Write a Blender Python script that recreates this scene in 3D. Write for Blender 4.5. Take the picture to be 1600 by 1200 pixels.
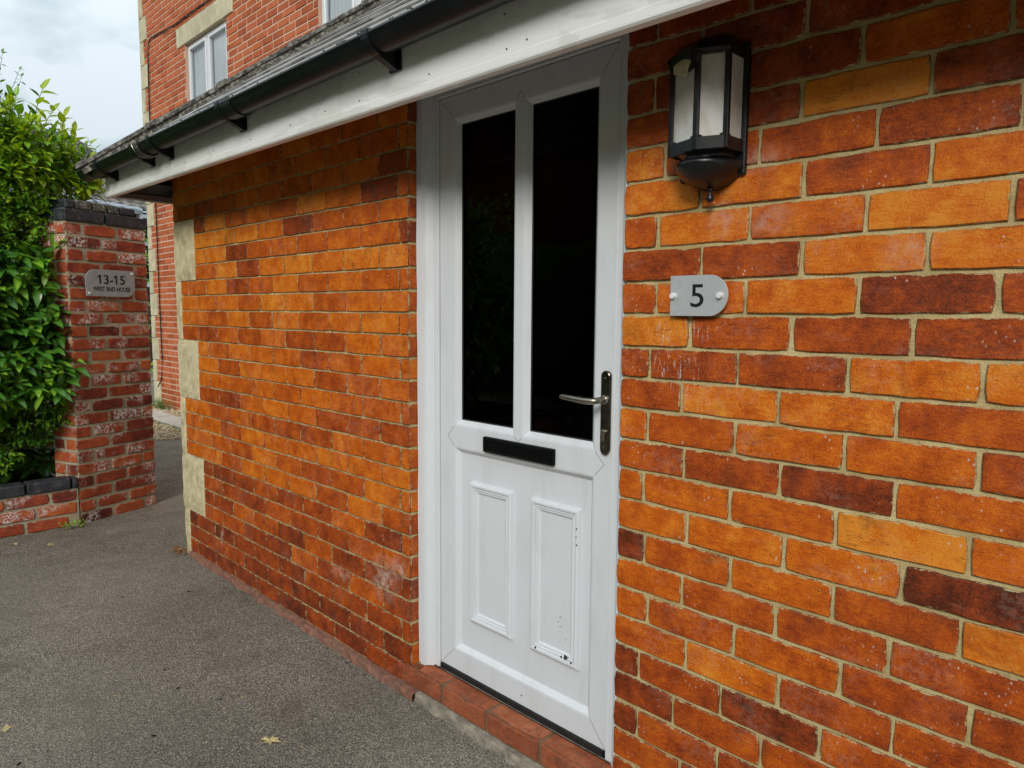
import bpy, bmesh, math, random
from mathutils import Vector, Matrix, noise
random.seed(7)
R = random.random
def U(a, b): return a + (b - a) * random.random()

for o in list(bpy.data.objects): bpy.data.objects.remove(o)
SC = bpy.context.scene
COL = SC.collection

# ------------------------------------------------------------------ camera
CAMP = Vector((0.8424, -1.4059, -0.2253))
yaw, pit, rol = 0.7911, 0.0988, 0.0070
fw = Vector((-math.sin(yaw) * math.cos(pit), math.cos(yaw) * math.cos(pit), -math.sin(pit)))
rt0 = fw.cross(Vector((0, 0, 1))).normalized(); up0 = rt0.cross(fw)
rt = rt0 * math.cos(rol) + up0 * math.sin(rol)
up = -rt0 * math.sin(rol) + up0 * math.cos(rol)
cam = bpy.data.cameras.new('camera'); camo = bpy.data.objects.new('camera', cam); COL.objects.link(camo)
camo.matrix_world = Matrix(((rt.x, up.x, -fw.x, CAMP.x), (rt.y, up.y, -fw.y, CAMP.y), (rt.z, up.z, -fw.z, CAMP.z), (0, 0, 0, 1)))
cam.sensor_width = 36; cam.lens = 1121.3 / 1600 * 36; cam.clip_start = .02; cam.clip_end = 600
SC.camera = camo

# ------------------------------------------------------------------ sky, sun, exposure
SUN_EL, SUN_AZ = math.radians(31), math.radians(148)     # azimuth from +y, clockwise seen from above
W = bpy.data.worlds.new('World'); SC.world = W; W.use_nodes = True
nt = W.node_tree; nt.nodes.clear()
def N(t, typ, **kw):
    n = t.nodes.new(typ)
    for k, v in kw.items(): setattr(n, k, v)
    return n
out = N(nt, 'ShaderNodeOutputWorld'); bg = N(nt, 'ShaderNodeBackground'); bg.inputs[1].default_value = 0.1
sky = N(nt, 'ShaderNodeTexSky', sky_type='NISHITA', sun_disc=False, sun_elevation=SUN_EL, sun_rotation=SUN_AZ)
tc = N(nt, 'ShaderNodeTexCoord')
mp = N(nt, 'ShaderNodeMapping'); mp.inputs['Scale'].default_value = (1, 1, 2.0); mp.inputs['Location'].default_value = (.35, .1, .2)
n1 = N(nt, 'ShaderNodeTexNoise'); n1.inputs['Scale'].default_value = 4.6; n1.inputs['Detail'].default_value = 6; n1.inputs['Roughness'].default_value = .52
rp = N(nt, 'ShaderNodeValToRGB')
rp.color_ramp.elements[0].position = .40; rp.color_ramp.elements[0].color = (2.4, 3.1, 3.5, 1)
rp.color_ramp.elements[1].position = .57; rp.color_ramp.elements[1].color = (4.6, 5.15, 5.45, 1)
sep = N(nt, 'ShaderNodeSeparateXYZ')
zen = N(nt, 'ShaderNodeMapRange'); zen.inputs[1].default_value = 0; zen.inputs[2].default_value = 1; zen.inputs[3].default_value = .86; zen.inputs[4].default_value = 2.4
mul = N(nt, 'ShaderNodeMix', data_type='RGBA', blend_type='MULTIPLY'); mul.inputs[0].default_value = 1
mix = N(nt, 'ShaderNodeMix', data_type='RGBA'); mix.inputs[0].default_value = .93
L = nt.links.new
L(tc.outputs['Generated'], mp.inputs[0]); L(mp.outputs[0], n1.inputs[0]); L(n1.outputs[0], rp.inputs[0])
L(tc.outputs['Generated'], sep.inputs[0]); L(sep.outputs[2], zen.inputs[0])
L(rp.outputs[0], mul.inputs[6]); L(zen.outputs[0], mul.inputs[7])
L(sky.outputs[0], mix.inputs[6]); L(mul.outputs[2], mix.inputs[7]); L(mix.outputs[2], bg.inputs[0]); L(bg.outputs[0], out.inputs[0])
sl = bpy.data.lights.new('sun', 'SUN'); sl.energy = 1.5; sl.angle = math.radians(20); sl.color = (1, .95, .87)
so = bpy.data.objects.new('sun', sl); COL.objects.link(so)
sd = Vector((math.sin(SUN_AZ) * math.cos(SUN_EL), math.cos(SUN_AZ) * math.cos(SUN_EL), math.sin(SUN_EL)))
so.rotation_euler = sd.to_track_quat('Z', 'Y').to_euler(); so.location = (-3, -8, 8)
VS = SC.view_settings; VS.view_transform = 'Standard'; VS.look = 'None'; VS.gamma = 1; VS.use_curve_mapping = False; VS.exposure = 0.5

# ------------------------------------------------------------------ materials
def mat(name):
    m = bpy.data.materials.new(name); m.use_nodes = True
    t = m.node_tree; b = t.nodes['Principled BSDF']
    return m, t, b
def noise_n(t, scale, detail=3, rough=.55, vec=None, dist=0):
    n = N(t, 'ShaderNodeTexNoise'); n.inputs['Scale'].default_value = scale; n.inputs['Detail'].default_value = detail
    n.inputs['Roughness'].default_value = rough; n.inputs['Distortion'].default_value = dist
    if vec is not None: t.links.new(vec, n.inputs['Vector'])
    return n
def ramp(t, src, stops):
    r = N(t, 'ShaderNodeValToRGB'); e = r.color_ramp.elements
    while len(e) < len(stops): e.new(.5)
    for i, (p, c) in enumerate(stops):
        e[i].position = p; e[i].color = (c, c, c, 1) if isinstance(c, (int, float)) else (*c, 1)
    t.links.new(src, r.inputs[0]); return r
def mixc(t, fac, a, b, mode='MIX'):
    m = N(t, 'ShaderNodeMix', data_type='RGBA', blend_type=mode)
    for i, s in ((0, fac), (6, a), (7, b)):
        if isinstance(s, (int, float)): m.inputs[i].default_value = s
        elif isinstance(s, tuple): m.inputs[i].default_value = (*s, 1)
        else: t.links.new(s, m.inputs[i])
    return m.outputs[2]
def math_n(t, op, a, b=None, clamp=False):
    m = N(t, 'ShaderNodeMath', operation=op, use_clamp=clamp)
    for i, s in ((0, a), (1, b)):
        if s is None: continue
        if isinstance(s, (int, float)): m.inputs[i].default_value = s
        else: t.links.new(s, m.inputs[i])
    return m.outputs[0]
def bump(t, b, h, strength=.4, dist=.002):
    n = N(t, 'ShaderNodeBump'); n.inputs['Strength'].default_value = strength; n.inputs['Distance'].default_value = dist
    t.links.new(h, n.inputs['Height']); t.links.new(n.outputs[0], b.inputs['Normal']); return n
def worldpos(t):
    return N(t, 'ShaderNodeNewGeometry').outputs['Position']
def mapped(t, vec, scale=(1, 1, 1), off=None):
    m = N(t, 'ShaderNodeMapping'); m.inputs['Scale'].default_value = scale
    t.links.new(vec, m.inputs[0])
    if off is not None: t.links.new(off, m.inputs['Location'])
    return m.outputs[0]
def simple(name, col, rough=.5, var=.12, scale=18, bumps=.15, spec=.5, metal=0, bdist=.001, dirt=None, dirt_amt=.5, dirt_scale=6):
    m, t, b = mat(name); P = worldpos(t)
    n = noise_n(t, scale, 5, .6, P)
    lo = tuple(c * (1 - var * 2) for c in col); hi = tuple(min(1, c * (1 + var)) for c in col)
    c = ramp(t, n.outputs[0], [(.3, lo), (.7, hi)]).outputs[0]
    if dirt:
        d = noise_n(t, dirt_scale, 6, .65, P)
        f = ramp(t, d.outputs[0], [(.48, 0.), (.75, dirt_amt)]).outputs[0]
        c = mixc(t, f, c, dirt)
    t.links.new(c, b.inputs['Base Color']); b.inputs['Roughness'].default_value = rough
    b.inputs['Specular IOR Level'].default_value = spec; b.inputs['Metallic'].default_value = metal
    if bumps:
        nb = noise_n(t, scale * 12, 4, .6, P); bump(t, b, nb.outputs[0], bumps, bdist)
    return m

def brick_mat(name, stops, specks=.0, paint=.0, haze=.3, mortar=(.50, .41, .22), gloss=.42, burn=.5, lichen=0., smear=.75, stains=None):
    m, t, b = mat(name); P = worldpos(t)
    tone = N(t, 'ShaderNodeAttribute', attribute_name='tone').outputs['Fac']
    edge = N(t, 'ShaderNodeAttribute', attribute_name='edge').outputs['Fac']
    seed = N(t, 'ShaderNodeAttribute', attribute_name='seed').outputs['Fac']
    comb = N(t, 'ShaderNodeCombineXYZ'); t.links.new(seed, comb.inputs[0]); t.links.new(seed, comb.inputs[2])
    V = mapped(t, P, (1, 1, 1), comb.outputs[0])
    Vs = mapped(t, P, (1, 1, 5), comb.outputs[0])
    nb = noise_n(t, 14, 4, .6, V)                       # broad mottling
    ns = noise_n(t, 30, 5, .7, Vs)                     # drag marks along the brick
    nf = noise_n(t, 260, 3, .6, V)                      # grain
    k = math_n(t, 'ADD', tone, math_n(t, 'MULTIPLY', math_n(t, 'SUBTRACT', nb.outputs[0], .5), 1.0))
    k = math_n(t, 'ADD', k, math_n(t, 'MULTIPLY', math_n(t, 'SUBTRACT', ns.outputs[0], .5), .45))
    nm = noise_n(t, 48, 5, .72, V, .5)
    k = math_n(t, 'ADD', k, math_n(t, 'MULTIPLY', math_n(t, 'SUBTRACT', nm.outputs[0], .5), .5))
    k = math_n(t, 'ADD', k, math_n(t, 'MULTIPLY', math_n(t, 'SUBTRACT', nf.outputs[0], .5), .7), clamp=True)
    c = ramp(t, k, stops).outputs[0]
    # burnt patches
    n2 = noise_n(t, 7, 5, .62, V, .6)
    f = ramp(t, n2.outputs[0], [(.56, 0.), (.74, burn)]).outputs[0]
    c = mixc(t, f, c, (.07, .022, .012))
    # pale efflorescence haze
    n3 = noise_n(t, 9, 6, .7, Vs, 1.0)
    f = ramp(t, n3.outputs[0], [(.58, 0.), (.80, haze)]).outputs[0]
    c = mixc(t, f, c, (.55, .30, .20))
    # scratches and small white flecks
    vo = N(t, 'ShaderNodeTexVoronoi', feature='F1'); vo.inputs['Scale'].default_value = 95; t.links.new(mapped(t, P, (1, 1, .7), comb.outputs[0]), vo.inputs['Vector'])
    n4 = noise_n(t, 11, 2, .5, V)
    f = math_n(t, 'MULTIPLY', ramp(t, vo.outputs['Distance'], [(.10, 1.), (.22, 0.)]).outputs[0], ramp(t, n4.outputs[0], [(.55, 0.), (.68, specks)]).outputs[0])
    c = mixc(t, f, c, (.62, .50, .42))
    vo2 = N(t, 'ShaderNodeTexVoronoi', feature='F1'); vo2.inputs['Scale'].default_value = 120; t.links.new(V, vo2.inputs['Vector'])
    f = math_n(t, 'MULTIPLY', ramp(t, vo2.outputs['Distance'], [(.08, 1.), (.18, 0.)]).outputs[0], ramp(t, noise_n(t, 17, 2, .5, V).outputs[0], [(.50, 0.), (.62, .8)]).outputs[0])
    c = mixc(t, f, c, (.045, .015, .01))
    # old white paint / lime
    if paint > 0:
        np_ = noise_n(t, 60, 5, .75, V); npl = noise_n(t, 5, 2, .5, V)
        f = math_n(t, 'MULTIPLY', ramp(t, np_.outputs[0], [(.48, 0.), (.54, 1.)]).outputs[0], ramp(t, npl.outputs[0], [(.52, 0.), (.62, paint)]).outputs[0])
        c = mixc(t, f, c, (.72, .66, .60))
    if lichen > 0:
        f = ramp(t, noise_n(t, 80, 4, .7, V).outputs[0], [(.50, 0.), (.60, lichen)]).outputs[0]
        c = mixc(t, f, c, (.10, .075, .06))
    # short drag lines and cracks left by the clay press
    nl = noise_n(t, 1., 4, .6, mapped(t, P, (9, 9, 75), comb.outputs[0]))
    f = math_n(t, 'ABSOLUTE', math_n(t, 'SUBTRACT', nl.outputs[0], .5))
    f = math_n(t, 'MULTIPLY', ramp(t, f, [(.004, 1.), (.014, 0.)]).outputs[0], ramp(t, noise_n(t, 13, 3, .6, V).outputs[0], [(.53, 0.), (.62, .55)]).outputs[0])
    c = mixc(t, f, c, (.06, .014, .006))
    if stains:
        for (cx_, cz_, rx_, rz_, kind) in stains:
            mp_ = N(t, 'ShaderNodeMapping'); mp_.inputs['Scale'].default_value = (1 / rx_, 4, 1 / rz_); mp_.inputs['Location'].default_value = (-cx_ / rx_, 0, -cz_ / rz_); t.links.new(P, mp_.inputs[0])
            ln = N(t, 'ShaderNodeVectorMath', operation='LENGTH'); t.links.new(mp_.outputs[0], ln.inputs[0])
            fall = ramp(t, ln.outputs['Value'], [(.3, 1.), (1., 0.)]).outputs[0]
            if kind == 'scrape':
                sn = noise_n(t, 1., 5, .75, mapped(t, P, (170, 1, 26))); fl = noise_n(t, 260, 3, .7, P)
                f = math_n(t, 'MULTIPLY', ramp(t, sn.outputs[0], [(.54, 0.), (.62, 1.)]).outputs[0], ramp(t, fl.outputs[0], [(.42, 0.), (.55, .95)]).outputs[0]); colr = (.80, .70, .62)
            else:
                sn = noise_n(t, 30, 5, .7, P); f = ramp(t, sn.outputs[0], [(.40, 0.), (.70, .75)]).outputs[0]; colr = (.62, .36, .27) if kind == 'haze' else (.66, .56, .48)
            c = mixc(t, math_n(t, 'MULTIPLY', f, fall), c, colr)
    # mortar smeared over the arrises
    ne = noise_n(t, 40, 5, .7, P)
    e = math_n(t, 'ADD', math_n(t, 'MULTIPLY', edge, .62), math_n(t, 'MULTIPLY', ne.outputs[0], smear))
    f = ramp(t, e, [(.99, 0.), (1.06, .8)]).outputs[0]
    c = mixc(t, f, c, mortar)
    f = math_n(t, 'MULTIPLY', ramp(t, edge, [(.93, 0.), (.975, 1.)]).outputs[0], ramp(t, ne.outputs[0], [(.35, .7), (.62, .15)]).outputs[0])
    c = mixc(t, f, c, (.075, .038, .02))  # dark sides and rims: grime plus the joint's shadow line, painted in
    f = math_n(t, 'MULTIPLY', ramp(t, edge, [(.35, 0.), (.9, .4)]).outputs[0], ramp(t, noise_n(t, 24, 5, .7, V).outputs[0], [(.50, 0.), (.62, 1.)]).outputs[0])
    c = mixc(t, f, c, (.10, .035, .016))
    t.links.new(c, b.inputs['Base Color'])
    rr = ramp(t, nb.outputs[0], [(.3, gloss), (.7, gloss + .25)]).outputs[0]; t.links.new(rr, b.inputs['Roughness'])
    b.inputs['Specular IOR Level'].default_value = .28
    h = math_n(t, 'ADD', math_n(t, 'MULTIPLY', ns.outputs[0], .35), math_n(t, 'MULTIPLY', nf.outputs[0], .8))
    h = math_n(t, 'ADD', h, math_n(t, 'ADD', math_n(t, 'MULTIPLY', nb.outputs[0], 1.), math_n(t, 'MULTIPLY', nm.outputs[0], 1.2)))
    bump(t, b, h, .65, .0018)
    return m
ORANGE = [(0., (.085, .018, .007)), (.28, (.26, .041, .007)), (.5, (.43, .074, .005)), (.75, (.62, .140, .006)), (1., (.72, .25, .022))]
REDS = [(0., (.10, .022, .015)), (.3, (.24, .042, .022)), (.6, (.44, .082, .030)), (1., (.58, .17, .040))]
FARRED = [(0., (.26, .055, .020)), (.5, (.44, .105, .035)), (1., (.56, .16, .06))]
M = {}
STAINS = [(-.085, -.335, .045, .075, 'scrape'), (-.03, -.36, .05, .07, 'scrape'), (-.095, -.27, .04, .03, 'scrape'), (.0, -.26, .06, .03, 'scrape'), (.154, -.035, .06, .04, 'haze'), (.055, -.025, .05, .045, 'haze'), (.12, .09, .10, .035, 'haze'), (-1.215, -1.16, .10, .10, 'lime'), (-1.12, -1.10, .06, .05, 'lime'), (-2.6, -1.33, .03, .06, 'lime'), (.42, -.11, .06, .04, 'haze'), (-1.5, -1.22, .10, .04, 'haze')]
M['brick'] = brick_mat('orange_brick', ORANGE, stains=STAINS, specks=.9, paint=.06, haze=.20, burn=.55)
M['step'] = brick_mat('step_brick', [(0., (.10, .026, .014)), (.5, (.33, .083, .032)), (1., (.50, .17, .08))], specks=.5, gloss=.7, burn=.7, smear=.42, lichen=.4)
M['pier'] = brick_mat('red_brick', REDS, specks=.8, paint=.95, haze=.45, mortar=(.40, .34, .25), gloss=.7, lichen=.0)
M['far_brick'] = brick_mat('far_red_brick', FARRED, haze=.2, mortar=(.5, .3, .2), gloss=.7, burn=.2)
M['blue_brick'] = simple('blue_engineering_brick', (.030, .034, .045), .5, .3, 30, .4, dirt=(.22, .20, .16), dirt_amt=.35, dirt_scale=25)
M['moss_brick'] = simple('mossy_coping', (.085, .075, .06), .9, .4, 60, .8, dirt=(.55, .52, .42), dirt_amt=.9, dirt_scale=55, bdist=.004)

def mortar_mat(name, a, b_, s=1.):
    m, t, b = mat(name); P = worldpos(t)
    n = noise_n(t, 320 * s, 4, .7, P); n2 = noise_n(t, 9 * s, 4, .6, P); n3 = noise_n(t, 90 * s, 4, .7, P)
    c = ramp(t, n.outputs[0], [(.3, tuple(x * .72 for x in a)), (.7, a)]).outputs[0]
    c = mixc(t, ramp(t, n2.outputs[0], [(.40, 0.), (.62, .9)]).outputs[0], c, b_)
    c = mixc(t, ramp(t, n3.outputs[0], [(.62, 0.), (.72, .7)]).outputs[0], c, tuple(x * .3 for x in a))
    t.links.new(c, b.inputs['Base Color']); b.inputs['Roughness'].default_value = .95; b.inputs['Specular IOR Level'].default_value = .1
    h = math_n(t, 'ADD', math_n(t, 'MULTIPLY', n.outputs[0], .6), n3.outputs[0])
    bump(t, b, h, 1., .003); return m
M['mortar'] = mortar_mat('sandy_mortar', (.72, .58, .30), (.46, .35, .165))
M['pier_mortar'] = mortar_mat('grey_lime_mortar', (.55, .47, .33), (.38, .31, .20))
M['footbed'] = mortar_mat('worn_step_mortar', (.27, .17, .10), (.16, .10, .06))
M['far_mortar'] = mortar_mat('pink_mortar', (.72, .50, .38), (.62, .40, .28), .3)
M['stone'] = simple('bath_stone', (.68, .59, .37), .9, .12, 26, .5, .2, dirt=(.24, .20, .12), dirt_amt=.85, dirt_scale=10, bdist=.004)
M['far_stone'] = simple('far_bath_stone', (.58, .52, .36), .9, .14, 8, .2, .2, dirt=(.36, .33, .23), dirt_amt=.6, dirt_scale=2.5)

def pvc(name, col, rough=.28, dirt=(.38, .36, .30), amt=.3):
    m, t, b = mat(name); P = worldpos(t)
    n = noise_n(t, 6, 6, .65, mapped(t, P, (3, 3, .7))); n2 = noise_n(t, 330, 2, .5, P); n3 = noise_n(t, 45, 4, .6, P)
    c = mixc(t, ramp(t, n.outputs[0], [(.5, 0.), (.85, amt)]).outputs[0], col, dirt)
    f = math_n(t, 'MULTIPLY', ramp(t, n2.outputs[0], [(.70, 0.), (.76, .6)]).outputs[0], ramp(t, n3.outputs[0], [(.45, 0.), (.6, 1.)]).outputs[0])
    c = mixc(t, f, c, (.2, .18, .15))
    t.links.new(c, b.inputs['Base Color']); t.links.new(ramp(t, n3.outputs[0], [(.3, rough), (.7, rough + .15)]).outputs[0], b.inputs['Roughness'])
    bump(t, b, n3.outputs[0], .06, .002); return m
M['pvc'] = pvc('white_upvc', (.68, .70, .735))
M['frame'] = pvc('white_upvc_frame', (.68, .70, .73), .35)
def fascia_mat():
    m, t, b = mat('fascia_paint'); P = worldpos(t)
    V = mapped(t, P, (1, 1, 4.5))
    n = noise_n(t, 2.6, 6, .6, V, .6); n2 = noise_n(t, 14, 5, .7, P, .3)
    f = ramp(t, n.outputs[0], [(.36, .6), (.47, .38), (.485, .06), (.8, .0)]).outputs[0]
    f = math_n(t, 'MULTIPLY', f, ramp(t, n2.outputs[0], [(.2, .7), (.7, 1.)]).outputs[0])
    c = mixc(t, f, (.86, .86, .84), (.55, .57, .52))
    t.links.new(c, b.inputs['Base Color']); t.links.new(ramp(t, n.outputs[0], [(.4, .55), (.6, .25)]).outputs[0], b.inputs['Roughness'])
    bump(t, b, n2.outputs[0], .05, .002); return m
M['fascia'] = fascia_mat()
M['soffit'] = simple('soffit_board', (.045, .038, .032), .8, .3, 12, .3)
M['black_pvc'] = simple('black_gutter_pvc', (.005, .007, .010), .36, .3, 9, .12, .35, dirt=(.03, .03, .03), dirt_amt=.4, dirt_scale=10)
M['black'] = simple('black_plastic', (.004, .004, .0045), .35, .2, 30, .05, .12)
M['rubber'] = simple('black_rubber', (.012, .012, .012), .7, .3, 30, .2)
M['iron'] = simple('black_lantern_metal', (.006, .007, .009), .3, .4, 40, .3, .5, dirt=(.05, .048, .042), dirt_amt=.3, dirt_scale=28)
M['steel'] = simple('worn_steel', (.42, .38, .32), .32, .2, 25, .15, .5, 1.0, dirt=(.16, .12, .08), dirt_amt=.55, dirt_scale=14)
M['plate'] = simple('tarnished_plate', (.20, .175, .145), .22, .3, 18, .1, .5, 1.0, dirt=(.06, .05, .035), dirt_amt=.7, dirt_scale=11)
M['sign'] = simple('brushed_aluminium', (.58, .60, .62), .42, .04, 60, .06, .5, .35)
M['sign_dark'] = simple('etched_steel', (.40, .40, .395), .4, .08, 30, .06, .5, .15)
M['chrome'] = simple('stud_metal', (.86, .86, .86), .3, .03, 30, 0, .5, .1)
M['ink'] = simple('black_lettering', (.006, .006, .006), .5, .1, 30, 0)
M['cream'] = simple('cream_plastic', (.62, .56, .36), .5, .15, 40, .3)
M['concrete'] = simple('concrete_edge', (.37, .32, .255), .95, .25, 35, .9, .2, bdist=.004, dirt=(.16, .13, .10), dirt_amt=.6, dirt_scale=16)
M['redledge'] = simple('red_concrete_edge', (.32, .15, .105), .95, .25, 40, .9, .2, bdist=.004, dirt=(.20, .15, .11), dirt_amt=.8, dirt_scale=11)
M['slate'] = simple('roof_slate', (.34, .34, .335), .42, .25, 9, .5, .45, dirt=(.11, .10, .08), dirt_amt=.5, dirt_scale=12, bdist=.002)
M['ridge'] = simple('lichen_ridge_tile', (.085, .078, .066), .95, .4, 30, .9, .2, dirt=(.44, .42, .36), dirt_amt=.85, dirt_scale=38, bdist=.004)
M['paving'] = simple('pale_paving', (.52, .49, .42), .9, .1, 12, .3, .2)
M['hipiron'] = simple('rusty_grey_iron', (.17, .165, .16), .6, .3, 40, .3)
M['soil'] = simple('dark_soil', (.012, .0095, .007), .95, .4, 30, .8, .1, bdist=.01)
M['bark'] = simple('brown_twig', (.06, .045, .028), .85, .3, 40, .5)
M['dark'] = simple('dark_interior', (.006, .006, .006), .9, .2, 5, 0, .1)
M['curtain'] = simple('net_curtain', (.84, .89, .93), .8, .05, 3, 0, .2)
M['cable'] = simple('black_cable', (.015, .013, .012), .6, .2, 30, 0)
M['browntile'] = simple('brown_tile_hanging', (.075, .035, .028), .8, .3, 10, .3)
M['pantile'] = simple('grey_pantile', (.21, .19, .17), .9, .35, 9, .5, .2, dirt=(.10, .085, .07), dirt_amt=.6, dirt_scale=8)
M['lead'] = simple('lead_flashing', (.42, .46, .52), .6, .15, 8, .2)

def glass_mat(name, spec=.5, tint=(1, 1, 1)):
    m, t, b = mat(name); o = t.nodes['Material Output']
    fr = N(t, 'ShaderNodeFresnel'); fr.inputs[0].default_value = 1.45
    gl = N(t, 'ShaderNodeBsdfGlossy'); gl.inputs['Roughness'].default_value = .01
    tr = N(t, 'ShaderNodeBsdfTransparent'); tr.inputs[0].default_value = (*tint, 1)
    mx = N(t, 'ShaderNodeMixShader'); t.links.new(math_n(t, 'MULTIPLY', fr.outputs[0], spec), mx.inputs[0])
    t.links.new(tr.outputs[0], mx.inputs[1]); t.links.new(gl.outputs[0], mx.inputs[2]); t.links.new(mx.outputs[0], o.inputs[0])
    return m
M['glass'] = glass_mat('door_glass', .12, (.4, .4, .4))
M['wglass'] = glass_mat('window_glass', 1.3)
def frosted():
    m, t, b = mat('frosted_lamp_glass'); P = worldpos(t); o = t.nodes['Material Output']
    n = noise_n(t, 22, 5, .65, mapped(t, P, (1, 1, .6)))
    c = ramp(t, n.outputs[0], [(.35, (.74, .70, .58)), (.62, (.95, .95, .93))]).outputs[0]
    df = N(t, 'ShaderNodeBsdfDiffuse'); tl = N(t, 'ShaderNodeBsdfTranslucent'); gl = N(t, 'ShaderNodeBsdfGlossy'); gl.inputs['Roughness'].default_value = .12
    t.links.new(c, df.inputs[0]); t.links.new(c, tl.inputs[0])
    a = N(t, 'ShaderNodeMixShader'); a.inputs[0].default_value = .3; t.links.new(df.outputs[0], a.inputs[1]); t.links.new(tl.outputs[0], a.inputs[2])
    q = N(t, 'ShaderNodeMixShader'); q.inputs[0].default_value = .12; t.links.new(a.outputs[0], q.inputs[1]); t.links.new(gl.outputs[0], q.inputs[2])
    t.links.new(q.outputs[0], o.inputs[0]); return m
M['frosted'] = frosted()
def leaf_mat(name, a, b_, gloss, trans=.3):
    m, t, b = mat(name); P = worldpos(t); o = t.nodes['Material Output']
    oi = N(t, 'ShaderNodeObjectInfo').outputs['Random']
    n = noise_n(t, 9, 3, .6, P); n2 = noise_n(t, 60, 3, .6, P)
    k = math_n(t, 'ADD', math_n(t, 'MULTIPLY', n.outputs[0], .7), math_n(t, 'MULTIPLY', n2.outputs[0], .3))
    k = math_n(t, 'ADD', k, math_n(t, 'MULTIPLY', math_n(t, 'SUBTRACT', oi, .5), .25))
    c = ramp(t, k, [(.35, a), (.65, b_)]).outputs[0]
    e = N(t, 'ShaderNodeAttribute', attribute_name='edge').outputs['Fac']
    c = mixc(t, math_n(t, 'MULTIPLY', e, .35), c, tuple(min(1, x * 2.2 + .03) for x in b_))
    t.links.new(c, b.inputs['Base Color']); b.inputs['Roughness'].default_value = gloss; b.inputs['Specular IOR Level'].default_value = .5
    tl = N(t, 'ShaderNodeBsdfTranslucent'); t.links.new(mixc(t, 1., c, (1.0, 1.0, .35), 'MULTIPLY'), tl.inputs[0])
    mx = N(t, 'ShaderNodeMixShader'); mx.inputs[0].default_value = trans
    t.links.new(b.outputs[0], mx.inputs[1]); t.links.new(tl.outputs[0], mx.inputs[2]); t.links.new(mx.outputs[0], o.inputs[0])
    return m
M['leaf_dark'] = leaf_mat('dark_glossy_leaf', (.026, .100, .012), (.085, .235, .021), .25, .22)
M['leaf_mid'] = leaf_mat('mid_green_leaf', (.10, .25, .015), (.22, .42, .024), .38, .3)
M['leaf_young'] = leaf_mat('young_yellow_green_leaf', (.22, .40, .016), (.42, .58, .028), .42, .4)
M['dry_leaf'] = simple('dry_leaf', (.52, .42, .20), .8, .25, 60, .4)
M['brown_leaf'] = simple('brown_dry_leaf', (.30, .14, .05), .8, .3, 60, .4)
M['grass'] = leaf_mat('grass_blade', (.05, .12, .012), (.12, .22, .025), .5, .3)

def asphalt():
    m, t, b = mat('asphalt'); P = worldpos(t)
    v = N(t, 'ShaderNodeTexVoronoi', feature='F1'); v.inputs['Scale'].default_value = 300; t.links.new(P, v.inputs['Vector'])
    v2 = N(t, 'ShaderNodeTexVoronoi', feature='F1'); v2.inputs['Scale'].default_value = 175; t.links.new(P, v2.inputs['Vector'])
    n = noise_n(t, 1.1, 6, .6, P); n2 = noise_n(t, 190, 4, .75, P); n3 = noise_n(t, 4.5, 6, .68, P); n4 = noise_n(t, 420, 2, .6, P)
    c = ramp(t, v.outputs['Color'], [(.1, (.070, .062, .052)), (.5, (.34, .296, .238)), (.93, (.68, .60, .48)), (1., (.78, .72, .60))]).outputs[0]
    c = mixc(t, ramp(t, n2.outputs[0], [(.38, .85), (.54, 0.)]).outputs[0], c, (.050, .041, .031))
    c = mixc(t, ramp(t, n3.outputs[0], [(.50, 0.), (.72, .6)]).outputs[0], c, (.12, .092, .066))
    c = mixc(t, ramp(t, n.outputs[0], [(.35, .35), (.6, 0.)]).outputs[0], c, (.070, .060, .050))
    # worn, dusty paler zone in the middle of the drive
    c = mixc(t, ramp(t, noise_n(t, .7, 3, .5, P).outputs[0], [(.45, 0.), (.7, .25)]).outputs[0], c, (.40, .355, .28))
    t.links.new(c, b.inputs['Base Color']); b.inputs['Roughness'].default_value = .85; b.inputs['Specular IOR Level'].default_value = .25
    h = math_n(t, 'ADD', math_n(t, 'SUBTRACT', 1, v2.outputs['Distance']), math_n(t, 'MULTIPLY', n2.outputs[0], 1.6))
    h = math_n(t, 'ADD', h, math_n(t, 'MULTIPLY', n4.outputs[0], .5))
    bump(t, b, h, 1., .0045); return m
M['asphalt'] = asphalt()
def gravel():
    m, t, b = mat('gravel_base'); P = worldpos(t)
    v = N(t, 'ShaderNodeTexVoronoi', feature='F1'); v.inputs['Scale'].default_value = 42; t.links.new(P, v.inputs['Vector'])
    c = ramp(t, v.outputs['Color'], [(.1, (.22, .16, .09)), (.5, (.44, .34, .19)), (.95, (.66, .58, .42))]).outputs[0]
    c = mixc(t, ramp(t, v.outputs['Distance'], [(.35, 0.), (.7, .8)]).outputs[0], c, (.10, .075, .045))
    t.links.new(c, b.inputs['Base Color']); b.inputs['Roughness'].default_value = .9; bump(t, b, v.outputs['Distance'], .8, -.01); return m
M['gravel'] = gravel()
M['pebble'] = brick_mat('pebble', [(0., (.22, .15, .08)), (.5, (.46, .36, .20)), (1., (.70, .62, .46))], haze=.1, burn=.1, gloss=.6)

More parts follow.
